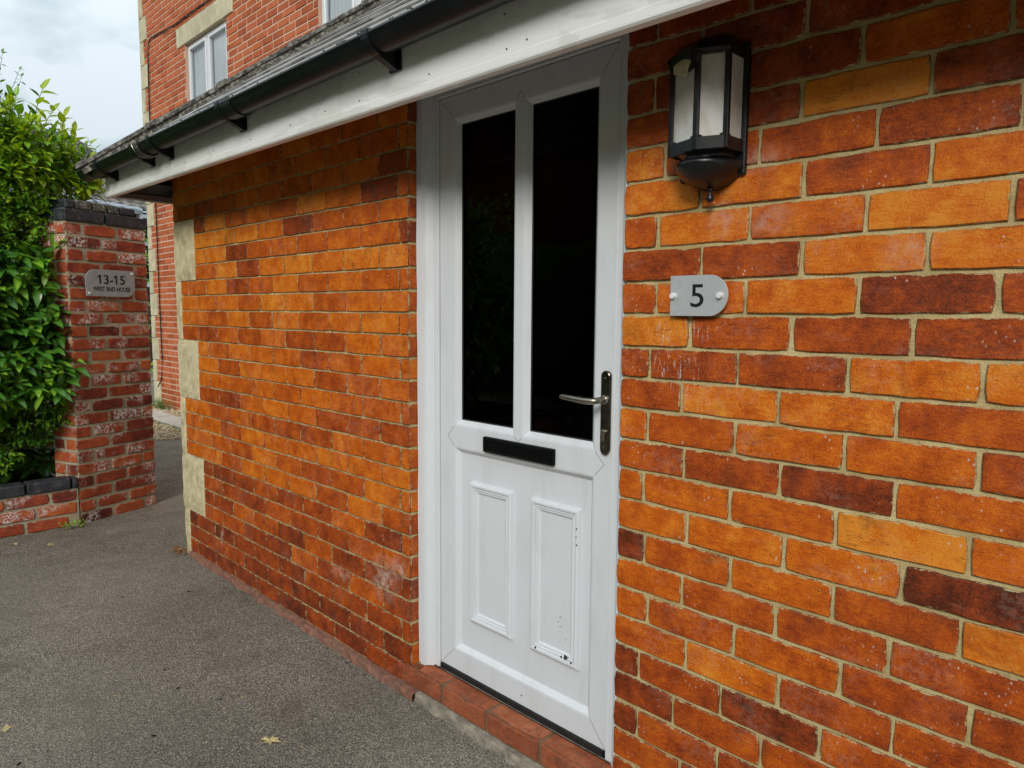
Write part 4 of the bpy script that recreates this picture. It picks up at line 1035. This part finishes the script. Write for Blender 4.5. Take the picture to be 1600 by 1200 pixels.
for h, l in zip(WINS, LINT):
    b = MB(); b.box((l[0], BY - .012, l[2] + .001), (l[1], BY + .22, l[3])); bevelled(b.build('lintel', M['far_stone'], big), .006, 1)
    wn = empty('window', ((h[0] + h[1]) / 2, BY + .1, h[2]), parent=big)
    yw = BY + .035; b = MB(); f = .045
    b.box((h[0], yw, h[2]), (h[0] + f, yw + .06, h[3])); b.box((h[1] - f, yw, h[2]), (h[1], yw + .06, h[3])); b.box((h[0] + f, yw, h[3] - f), (h[1] - f, yw + .06, h[3])); b.box((h[0] + f, yw, h[2]), (h[1] - f, yw + .06, h[2] + f))
    mx_ = (h[0] + h[1]) / 2; b.box((mx_ - .035, yw + .002, h[2] + f), (mx_ + .035, yw + .058, h[3] - f)); bevelled(b.build('frame', M['pvc'], wn), .006, 1)
    for xa, xb in ((h[0] + f, mx_ - .035), (mx_ + .035, h[1] - f)):
        b = MB(); za, zb_ = h[2] + f, h[3] - f; g = .03
        b.box((xa, yw - .012, za), (xa + g, yw + .03, zb_)); b.box((xb - g, yw - .012, za), (xb, yw + .03, zb_)); b.box((xa + g, yw - .012, zb_ - g), (xb - g, yw + .03, zb_)); b.box((xa + g, yw - .012, za), (xb - g, yw + .03, za + g)); bevelled(b.build('casement', M['pvc'], wn), .005, 1)
        b = MB(); b.quad((xa + g, yw + .012, za + g), (xb - g, yw + .012, za + g), (xb - g, yw + .012, zb_ - g), (xa + g, yw + .012, zb_ - g)); b.build('pane', M['wglass'], wn)
        b = MB(); nn = 26; V = []
        for k in range(nn + 1):
            x = xa + (xb - xa) * k / nn; V += [(x, yw + .045 + .008 * math.sin(k * 1.9), za), (x, yw + .045 + .008 * math.sin(k * 1.9), zb_)]
        b.add(V, [(2 * k, 2 * k + 2, 2 * k + 3, 2 * k + 1) for k in range(nn)]); b.build('curtain', M['curtain'], wn, smooth=True)
    b = MB(); b.quad((h[0], BY + .35, h[2]), (h[1], BY + .35, h[2]), (h[1], BY + .35, h[3]), (h[0], BY + .35, h[3])); b.build('dark_room', M['dark'], wn)
b = MB(); b.tube([(-7.3, BY - .012, 3.2), (-8.416, BY - .012, 3.205), (-9.3, BY - .012, 3.27), (-9.40, BY - .014, 3.22), (-9.43, BY - .014, 3.1), (-9.47, BY - .014, 2.17), (-9.42, BY - .014, 1.4), (-9.37, BY - .014, 1.08), (-9.375, BY - .014, -.183), (-9.36, BY - .014, -.87), (-9.42, BY - .014, -1.15), (-9.56, BY - .016, -1.27)], .008, 6); b.build('cable', M['cable'], big)

# ------------------------------------------------------------------ neighbour's house beyond the pier
nb = empty('neighbour_house', (-16.2, 3.2, GZ), 'distant house with grey tiled roof and brown wall seen above the gate pier', 'house')
ND = Vector((-.485, .875, 0)).normalized(); NN = Vector((ND.y, -ND.x, 0)); NO = Vector((-16.0, 3.05, 0))
def NF(s, o, z): q = NO + ND * s + NN * o; return (q.x, q.y, z)
b = MB(); b.add([NF(-4, 0, GZ), NF(3.2, 0, GZ), NF(3.2, 0, 1.96), NF(-4, 0, 1.96), NF(3.2, -4, GZ), NF(3.2, -4, 1.96)], [(0, 1, 2, 3), (1, 4, 5, 2)]); b.build('wall', M['browntile'], nb)
k = 0
for z in [GZ + .12 * q for q in range(10, 29)]:
    b = MB(); b.add([NF(-4, .012, z), NF(1.08, .012, z), NF(1.08, .035, z - .0), NF(-4, .035, z), NF(-4, .006, z + .118), NF(1.08, .006, z + .118)], [(0, 1, 2, 3), (3, 2, 5, 4)]); b.build('tile_course', M['browntile'], nb)
b = MB(); b.add([NF(-4, .12, 1.97), NF(2.4, .12, 1.97), NF(2.4, -3, 4.05), NF(-4, -3, 4.05)], [(0, 1, 2, 3)]); b.build('roof', M['soffit'], nb)
for r_ in range(9):
    b = MB(); V = []; F = []; nn = 84
    for k in range(nn + 1):
        s = -4 + 6.4 * k / nn; w = .03 * math.sin(k * math.pi)+.032 * (math.cos(k * math.pi / 2 * 1.0 + r_))
        z = 2.0 + r_ * .22 * .67; o = .12 - r_ * .22 * 1.0
        V += [NF(s, o + .012, z + .01 + w - .03), NF(s, o, z + .045 + w), NF(s, o - .23, z + .155 + w)]
    for k in range(nn): F += [(k * 3, k * 3 + 3, k * 3 + 4, k * 3 + 1), (k * 3 + 1, k * 3 + 4, k * 3 + 5, k * 3 + 2)]
    b.add(V, F); b.build('roof_tile_course', M['pantile'], nb)
b = MB(); V = []; F = []; nn = 60
for k in range(nn + 1):
    s = -4 + 5.15 * k / nn; V += [NF(s, .17, 1.97 + .012 * math.sin(k * 1.57)), NF(s, .145, 1.88), NF(s, .13, 2.03)]
for k in range(nn): F += [(k * 3 + 1, k * 3 + 4, k * 3 + 3, k * 3), (k * 3, k * 3 + 3, k * 3 + 5, k * 3 + 2)]
b.add(V, F); b.build('lead_flashing', M['lead'], nb)
wn = empty('window', NF(1.2, .1, .6), parent=nb)
b = MB()
def nbox(s0, s1, z0, z1, o0, o1, bb):
    V = [NF(s, o, z) for z in (z0, z1) for s, o in ((s0, o1), (s1, o1), (s1, o0), (s0, o0))]; bb.add(V, [(0, 3, 2, 1), (4, 5, 6, 7), (0, 1, 5, 4), (1, 2, 6, 5), (2, 3, 7, 6), (3, 0, 4, 7)])
nbox(1.10, 1.19, .3, 1.90, .03, .12, b); nbox(1.19, 1.72, 1.82, 1.90, .03, .12, b); nbox(1.19, 1.72, 1.22, 1.30, .03, .12, b); nbox(1.19, 1.72, .3, .4, .03, .12, b); nbox(1.4, 1.46, 1.30, 1.82, .03, .12, b); b.build('frame', M['pvc'], wn)
b = MB(); nbox(1.19, 1.72, .4, 1.82, .02, .06, b); b.build('pane', M['black'], wn)

# ------------------------------------------------------------------ leaves
def leaf_shape(L_, W_, fold, curl, seg=4):
    V = []; F = []; E = []
    for k in range(seg + 1):
        t = k / seg; w = W_ * math.sin(math.pi * min(1, t * .93 + .05)) ** .8 * (1 - .25 * t) if 0 < k < seg else .0008
        z = -curl * t * t * L_
        V += [(-w, L_ * t, z + fold * w), (0, L_ * t, z), (w, L_ * t, z + fold * w)]; E += [0., 1., 0.]
    for k in range(seg): F += [(3 * k, 3 * k + 1, 3 * k + 4, 3 * k + 3), (3 * k + 1, 3 * k + 2, 3 * k + 5, 3 * k + 4)]
    return V, F, E
SHAPES = {'laurel': [leaf_shape(1, .23, .3, c, 5) for c in (.12, .28, .45)], 'privet': [leaf_shape(1, .25, .3, c, 3) for c in (.1, .3)], 'obovate': [leaf_shape(1, .27, .25, c, 4) for c in (.05, .2, .35)]}
LMESH = {}
for kind, lst in SHAPES.items():
    for i, (V, F, E) in enumerate(lst):
        for mn in ('leaf_dark', 'leaf_mid', 'leaf_young'):
            me = bpy.data.meshes.new('leaf'); me.from_pydata(V, [], F); me.materials.append(M[mn])
            at = me.attributes.new('edge', 'FLOAT', 'POINT'); at.data.foreach_set('value', E); me.polygons.foreach_set('use_smooth', [True] * len(me.polygons)); LMESH[(kind, i, mn)] = me
class Foliage:
    def __init__(s): s.lv = []; s.stems = MB()
    def leaf(s, kind, mn, pos, direc, upv, L_):
        d = Vector(direc).normalized(); u = Vector(upv); u = (u - d * u.dot(d)).normalized(); x = d.cross(u)
        m = Matrix(((x.x, d.x, u.x, pos[0]), (x.y, d.y, u.y, pos[1]), (x.z, d.z, u.z, pos[2]), (0, 0, 0, 1))) @ Matrix.Scale(L_, 4)
        s.lv.append((kind, random.randrange(len(SHAPES[kind])), mn, m))
    def shoot(s, p, d, n, step, L_, kind, mn, spread=1., stem=.0016, droop=0.):
        p = Vector(p); d = Vector(d).normalized(); pts = [p.copy()]; ph = U(0, 6.28)
        for k in range(n):
            d = (d + Vector((U(-.12, .12), U(-.12, .12), U(-.08, .1) - droop))).normalized(); p = p + d * step; pts.append(p.copy())
            a = ph + k * 2.4; q = d.orthogonal().normalized(); q2 = d.cross(q); o = q * math.cos(a) + q2 * math.sin(a)
            ld = (o * spread + d * U(.5, 1.0) + Vector((0, 0, U(-.25, .15)))).normalized()
            s.leaf(kind, mn if R() < .88 else random.choice(('leaf_mid', 'leaf_dark')), p, ld, Vector((U(-.25, .45), U(-.35, .35), 1)) + d * .3, L_ * U(.7, 1.15) * (1 - .35 * k / max(1, n)))
        s.leaf(kind, mn, p, d, Vector((.5, -.2, 1)), L_ * .7)
        s.stems.tube(pts, [stem * (1 - .6 * k / len(pts)) for k in range(len(pts))], 4)
    def finish(s, parent, limit=300):
        sc = []
        for it in s.lv:
            m = it[3]; c = [m @ Vector(q) for q in ((0, 0, 0), (.25, .5, 0), (0, 1, 0), (-.25, .5, 0))]; pc = pix(c[1])
            a = 0
            if pc and -5 < pc[0] < 1605 and -5 < pc[1] < 1205: a = area_px(c) / (1 + max(0, (-m.translation.x - 4.35)) * 6)
            sc.append((a, it))
        sc.sort(key=lambda t: -t[0]); rest = {}
        for k, (a, (kind, i, mn, m)) in enumerate(sc):
            if k < limit and a > 0:
                o = bpy.data.objects.new('leaf', LMESH[(kind, i, mn)]); COL.objects.link(o); o.parent = parent; mm = m.copy(); mm.translation = m.translation - WLOC[parent]; o.matrix_local = mm
            else:
                V, F, E = SHAPES[kind][i]; rest.setdefault(mn, MB()).add([m @ Vector(v) for v in V], F, edge=E)
        for mn, b in rest.items(): b.build('foliage', M[mn], parent, kind='stuff', smooth=True)
        if s.stems.v: s.stems.build('stem', M['bark'], parent, kind='stuff')

hedge = empty('hedge', (-4.9, -1.6, -1.3), 'tall glossy evergreen hedge with pale young tips behind the planter wall', 'hedge')
H = Foliage()
def hx_(y, z):           # face of the hedge, leaning out towards the top
    return -4.13 + .08 * noise.noise(Vector((y * 2.2, z * 2.2, 3))) + .05 * math.sin(z * 3.1 + y * 4) - (.10 if z < -.9 else 0)
def ymax(z): return -.315 if z < .36 else -.315 + min(.31, (z - .36) * 1.5) - max(0, z - .62) * .65
def lowz(y): return -.90 - max(0, (-.25 - y)) * .75 if y > -.75 else -1.28
def topz(y): return .86 + .10 * noise.noise(Vector((y * 5, 0, 1))) + .08 * math.sin(y * 7)
# inner mass of twigs so that the hedge is opaque
for k in range(150):
    y = U(-3.4, -.38); z = U(-1.2, .6); H.stems.tube([(-5.0 + U(-.3, .2), y + U(-.2, .2), z - .35), (-4.55, y, z)], [.009, .003], 4)
def zone(z, y):
    r = R()
    if z > .50: return ('obovate', 'leaf_young' if r < .62 else 'leaf_mid', U(.06, .10))
    if z > .15: return ('obovate' if r < .4 else 'privet', 'leaf_mid' if R() < .7 else ('leaf_young' if R() < .4 else 'leaf_dark'), U(.05, .08))
    if z > -.72: return ('laurel' if r < .62 else 'privet', 'leaf_dark' if R() < .72 else 'leaf_mid', U(.11, .165) if r < .62 else U(.035, .06))
    return ('privet', 'leaf_dark' if R() < .55 else 'leaf_mid', U(.035, .06))
cnt = 0
while cnt < 3600:
    y = U(-1.15, .02) if R() < .82 else U(-3.4, -1.15); z = U(-1.22, .95)
    if y > ymax(z) or z < lowz(y) or z > topz(y): continue
    layer = R(); x = hx_(y, z) - (0.0 if layer < .5 else U(.05, .45)) - (.10 if y > -.30 else 0)
    kind, mn, L_ = zone(z, y)
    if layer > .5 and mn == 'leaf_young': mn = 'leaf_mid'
    edge_y = max(0, 1 - (ymax(z) - y) / .12)
    d = Vector((.85 + U(-.3, .3), U(-.5, .5) + .5 * edge_y, U(-.25, .45) + (.8 if z > topz(y) - .15 else 0) - (.3 if z < lowz(y) + .15 else 0)))
    n = random.randint(4, 7); step = L_ * .36
    H.shoot(Vector((x, y, z)) - d.normalized() * step * n * .75, d, n, step, L_, kind, mn, 1.1, droop=.04 if kind == 'laurel' else 0)
    cnt += 1
# dark inner leaves that close the view through the hedge
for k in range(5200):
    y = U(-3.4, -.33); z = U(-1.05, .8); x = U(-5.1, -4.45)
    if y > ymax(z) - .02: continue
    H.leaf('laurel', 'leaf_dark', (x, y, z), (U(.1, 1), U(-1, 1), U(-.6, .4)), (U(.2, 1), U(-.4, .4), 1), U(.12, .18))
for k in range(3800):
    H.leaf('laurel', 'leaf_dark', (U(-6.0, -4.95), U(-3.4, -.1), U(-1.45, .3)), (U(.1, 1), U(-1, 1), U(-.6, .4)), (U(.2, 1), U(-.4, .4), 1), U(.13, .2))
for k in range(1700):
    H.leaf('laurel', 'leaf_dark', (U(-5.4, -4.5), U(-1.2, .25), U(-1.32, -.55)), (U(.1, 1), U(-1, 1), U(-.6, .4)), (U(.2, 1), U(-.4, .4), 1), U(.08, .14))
# crown and top surface further back
for k in range(800):
    y = U(-1.6, -.2); x = -4.35 - R() * 1.1; z = topz(y) - .05 + U(-.12, .05) - abs(x + 4.6) * .05
    H.shoot((x, y, z), (U(-.1, .5), U(-.4, .4), U(.4, 1)), random.randint(4, 6), .028, U(.06, .095), 'obovate', 'leaf_young' if R() < .55 else 'leaf_mid', .9)
# long young shoots standing above the top
for (y, z, x, n, L_, dy) in ((-.335, .80, -4.33, 8, .095, .02), (-.30, .78, -4.40, 7, .085, .10), (-.20, .74, -4.35, 7, .085, .16), (-.16, .72, -4.40, 6, .075, .25), (-.40, .82, -4.36, 7, .08, -.03), (-.45, .84, -4.30, 6, .075, .02), (-.10, .60, -4.36, 5, .08, .35), (-.08, .48, -4.32, 5, .085, .5), (-.13, .43, -4.28, 4, .09, .5)):
    H.shoot((x, y, z), (U(0, .2), dy * 1.5, 1 - abs(dy)), int(n * 1.5), L_ * .26, L_ * 1.3, 'obovate', 'leaf_young' if z < .79 or R() < .5 else 'leaf_mid', 1.0, .0028)
H.shoot((-4.42, -.02, .60), (0, .8, .75), 9, .026, .028, 'privet', 'leaf_dark', .9, .0018)
H.finish(hedge, 300)
# dark shrub whose tip shows against the sky at the left edge
sh = empty('garden_shrub', (-4.5, -.62, -1.3), 'dark leafy shrub tip rising against the sky at the far left', 'shrub')
H = Foliage()
for k in range(4): H.shoot((-4.42 + .03 * k, -.50 + U(-.02, .03), .86 + .03 * k), (0, .22 - .1 * k, 1), 10, .034, .05, 'privet', 'leaf_dark', .9, .002)
H.stems.tube([(-4.5, -.62, -1.3), (-4.46, -.55, 0), (-4.42, -.50, .9)], [.014, .01, .003], 5)
H.finish(sh, 40)

# strip of shrub between pier and the far building
fs = empty('far_shrub', (-11.5, 2.6, GZ), 'dark green shrub in the gap between gate pier and tall brick building', 'shrub')
H = Foliage()
for k in range(150): H.shoot((-10.9 + U(-1.0, .5), 2.4 + U(-.4, .6), U(GZ + .1, .95)), (U(-1, 1), U(-1, .2), U(-.2, 1)), 5, .05, .13, 'privet', 'leaf_mid' if R() < .4 else 'leaf_dark', 1)
H.finish(fs, 0)

# ------------------------------------------------------------------ small growth and litter
gt = empty('grass_tuft', (-9.2, 1.95, GZ), 'small green tuft of grass on the gravel at the foot of the tall building', 'grass tuft')
b = MB()
for k in range(110):
    x, y = -9.25 + U(-.28, .28), 1.93 + U(-.06, .06); hgt = U(.07, .19); a = U(0, 6.28); dx, dy = .07 * math.cos(a), .07 * math.sin(a); w = .006
    b.add([(x - w, y, GZ), (x + w, y, GZ), (x + w * .7 + dx * .4, y + dy * .4, GZ + hgt * .6), (x - w * .7 + dx * .4, y + dy * .4, GZ + hgt * .6), (x + dx, y + dy, GZ + hgt)], [(0, 1, 2, 3), (3, 2, 4)])
b.build('blade', M['grass'], gt, kind='stuff')
b = MB()
for k in range(700):
    x, y = U(-10.5, -6.7), 1.475 + U(-.03, .022); hgt = U(.012, .045); a = U(0, 6.28); w = .005
    b.add([(x - w, y, GZ), (x + w, y, GZ), (x + .02 * math.cos(a), y + .02 * math.sin(a), GZ + hgt)], [(0, 1, 2)])
tag(b.build('grass', M['grass'], kind='stuff'), 'thin line of grass and moss along the edge of the garden path', 'grass')
b = MB()
def pebble(x, y, z, r, tone):
    V = [(x + r * U(.7, 1.2) * cx, y + r * U(.7, 1.2) * cy, z + r * .6 * cz) for cx, cy, cz in ((1, 0, 0), (0, 1, 0), (-1, 0, 0), (0, -1, 0), (0, 0, 1), (0, 0, -1))]
    b.add(V, [(0, 1, 4), (1, 2, 4), (2, 3, 4), (3, 0, 4), (1, 0, 5), (2, 1, 5), (3, 2, 5), (0, 3, 5)], tone=tone, seed=U(0, 9), edge=0.)
for k in range(5200):
    x, y = U(-10.2, -6.62), U(.9, 2.03)
    if 1.47 < y < 1.79 or x > -6.75 + max(0, (y - 1.0)) * .25: continue
    pebble(x, y, GZ + .010, U(.008, .016), U(.1, 1))
tag(b.build('gravel', M['pebble'], kind='stuff'), 'loose golden gravel either side of the paved garden path', 'gravel')
b = MB()
for k in range(900):
    x, y = U(-4.0, .4), U(-2.2, -.04); r = random.choice([.0012, .0016, .002, .0025, .0032]) * U(.7, 1.2)
    if noise.noise(Vector((x * 1.3, y * 1.3, 5))) < -.1 and R() < .7: continue
    pebble(x, y, GZ + r * .4, r, U(.6, 1.1))
tag(b.build('grit', M['pebble'], kind='stuff'), 'pale grit and chips scattered over the dark asphalt', 'grit')

def maple(label, x, y, size, rot, matl, tilt=.2, lobes=7):
    n = lobes * 2; V = [(0, 0, .15 * size)]; 
    for k in range(n):
        a = 2 * math.pi * k / n; r = size * (1.0 if k % 2 == 0 else .55) * U(.55, 1.25); V.append((r * math.cos(a) * .8, r * math.sin(a), U(-.02, .12) * size + tilt * size * abs(math.sin(a)) * .4))
    F = [(0, 1 + k, 1 + (k + 1) % n) for k in range(n)]
    st = [(-.05 * size, -size * .5, .05 * size), (.05 * size, -size * .5, .05 * size), (0.03 * size, -size * 1.5, .02 * size)]
    q = len(V); V += st; F.append((q, q + 1, q + 2))
    c, s = math.cos(rot), math.sin(rot); mz = min(v[2] for v in V)
    V = [(x + v[0] * c - v[1] * s, y + v[0] * s + v[1] * c, GZ + .0015 + v[2] - mz) for v in V]
    o = mk('fallen_leaf', V, F, M[matl]); return tag(o, label, 'leaf', 'fallen leaves on the asphalt')
maple('large pale yellow lobed leaf lying on the asphalt in front of the doorstep', -1.143, -.47, .036, 2.2, 'dry_leaf')
maple('curled pale leaf at the foot of the planter wall, leftmost of two', -3.857, -.643, .026, .6, 'dry_leaf', .9)
maple('long flat pale leaf near the planter wall, right of the curled one', -3.717, -.495, .034, 1.8, 'dry_leaf', .3)
maple('small orange-brown leaf on the asphalt out from the planter wall', -3.50, -.54, .016, .3, 'brown_leaf')
maple('yellow leaf cut off by the left edge of the picture on the asphalt', -1.772, -1.03, .022, 1.3, 'dry_leaf')
def bits(name, label, cat, pix_list, matl):
    b = MB()
    for (u, v, s) in pix_list:
        d = fw + rt * ((u - 800) / 1121.3) - up * ((v - 600) / 1121.3); t = (GZ - CAMP.z) / d.z; q = CAMP + d * t
        n = 6; V = [(0, 0, .3 * s)] + [(s * U(.5, 1.3) * math.cos(6.283 * k / n), s * .6 * U(.5, 1.2) * math.sin(6.283 * k / n), U(0, .15) * s) for k in range(n)]
        a = U(0, 3); V = [(q.x + x * math.cos(a) - y * math.sin(a), q.y + x * math.sin(a) + y * math.cos(a), GZ + .001 + z) for x, y, z in V]
        b.add(V, [(0, 1 + k, 1 + (k + 1) % n) for k in range(n)])
    tag(b.build(name, M[matl], kind='stuff'), label, cat)
bits('leaf_scraps', 'pale dried leaf scraps scattered thinly over the asphalt', 'leaf litter', [(180, 1087, .008), (210, 987, .007), (75, 1063, .006), (305, 1090, .006), (328, 1063, .006), (347, 1064, .006), (350, 1108, .007), (378, 1090, .008), (470, 1168, .007), (256, 826, .012), (250, 836, .010), (228, 947, .008), (40, 862, .010)], 'dry_leaf')
bits('dark_scraps', 'dark brown crumbs and leaf scraps scattered over the asphalt', 'litter', [(190, 933, .010), (205, 928, .008), (295, 925, .009), (257, 1047, .008), (278, 1076, .010), (240, 1150, .009), (345, 1093, .008), (228, 1130, .006), (30, 1194, .009)], 'soil')
b = MB()
for k in range(520):
    if R() < .6: x = -3.05 + 3.0 * R(); y = -.022 - abs(random.gauss(0, .03))
    else: x = U(-4.0, -3.2) if R() < .3 else -3.98 + abs(random.gauss(0, .05)); y = U(-1.6, -.28) if x < -3.7 else U(-.3, .6)
    p = Vector((x, y, GZ + .002)); r = U(.0015, .0055)
    b.add([p + Vector((U(-1, 1), U(-1, 1), U(0, .8))) * r for _ in range(5)], [(0, 1, 2), (0, 2, 3), (0, 3, 4), (1, 4, 2)])
tag(b.build('wall_foot_debris', M['moss_brick'], kind='stuff'), 'dark grit, moss and debris gathered along the foot of the walls', 'debris')
# weeds at the foot of the planter wall
wd = empty('weed', (-3.98, -.33, GZ), 'small round-leaved weed growing at the foot of the planter wall', 'weed')
H = Foliage()
for k in range(9): H.shoot((-3.995 + U(-.01, .03), -.33 + U(-.09, .09), GZ), (U(0, .6), U(-.5, .5), 1), 3, .012, .026, 'obovate', 'leaf_mid', 1, .001)
H.finish(wd, 12)
lw = empty('leaf_litter', (-3.06, -.03, GZ), 'small heap of red-brown leaf litter at the corner of the lodge', 'leaf litter')
b = MB()
for k in range(40):
    p = Vector((-3.09 + U(-.06, .05), -.02 + U(-.05, .01), GZ + U(.003, .03))); b.add([p + Vector((U(-1, 1), U(-1, 1), U(-.5, .8))) * .014 for _ in range(4)], [(0, 1, 2), (0, 2, 3)])
b.build('dead_leaf', M['brown_leaf'], lw, kind='stuff')

# ------------------------------------------------------------------ far side of the yard: what the door glass mirrors, then added sky blockers
oh = empty('opposite_house', (-6, -10, GZ), 'brick house with a dark gabled roof across the yard, mirrored in the door glass', 'house')
b = MB(); b.box((-14, -16, -1.56), (-3.5, -9.0, 3.0)); b.build('wall', M['far_brick'], oh)
b = MB(); V = [(-14.3, -8.7, 2.9), (-3.2, -8.7, 2.9), (-3.2, -12.5, 5.6), (-14.3, -12.5, 5.6), (-14.3, -16.3, 2.9), (-3.2, -16.3, 2.9)]; b.add(V, [(0, 1, 2, 3), (3, 2, 5, 4), (1, 5, 2), (0, 3, 4)]); b.build('roof', M['browntile'], oh)
b = MB(); b.bar((-3.18, -8.6, 2.8), (-3.18, -12.5, 5.6), .04, .2); b.bar((-3.18, -12.5, 5.6), (-3.18, -16.4, 2.8), .04, .2); b.build('bargeboard', M['pvc'], oh)
sky_block = empty('opposite_house', (6, -10, GZ), 'unseen second house added across the yard to block low sky light', 'house')  # added out of view to cut low sky light under the eaves
b = MB(); b.box((-1.5, -16, -1.56), (13, -9.3, 3.0)); b.build('wall', M['far_brick'], sky_block)
b = MB(); V = [(-1.8, -8.95, 2.9), (13.3, -8.95, 2.9), (13.3, -12.6, 5.3), (-1.8, -12.6, 5.3), (-1.8, -16.3, 2.9), (13.3, -16.3, 2.9)]; b.add(V, [(0, 1, 2, 3), (3, 2, 5, 4), (1, 5, 2), (0, 3, 4)]); b.build('roof', M['browntile'], sky_block)
b = MB()
def blob(c, rx, ry, rz, bb, n=14, m=8):
    V = []; F = []
    for i in range(m + 1):
        for j in range(n):
            th = math.pi * i / m; ph = 2 * math.pi * j / n; d = Vector((math.sin(th) * math.cos(ph), math.sin(th) * math.sin(ph), math.cos(th)))
            k = 1 + .3 * noise.noise(d * 2.3 + Vector(c)) + .12 * noise.noise(d * 7 + Vector(c)); V.append((c[0] + d.x * rx * k, c[1] + d.y * ry * k, c[2] + d.z * rz * k))
    for i in range(m):
        for j in range(n): F.append((i * n + j, (i + 1) * n + j, (i + 1) * n + (j + 1) % n, i * n + (j + 1) % n))
    bb.add(V, F)
for k in range(20): blob((-10 + k * 1.05, -7.0 + U(-.3, .3), -.4), .9, .7, 1.25 + U(-.1, .3), b)  # row runs on past the mirrored part, unseen, to block low sky
tag(b.build('yard_hedge', M['leaf_dark']), 'dark clipped hedge across the yard in front of the opposite house', 'hedge')
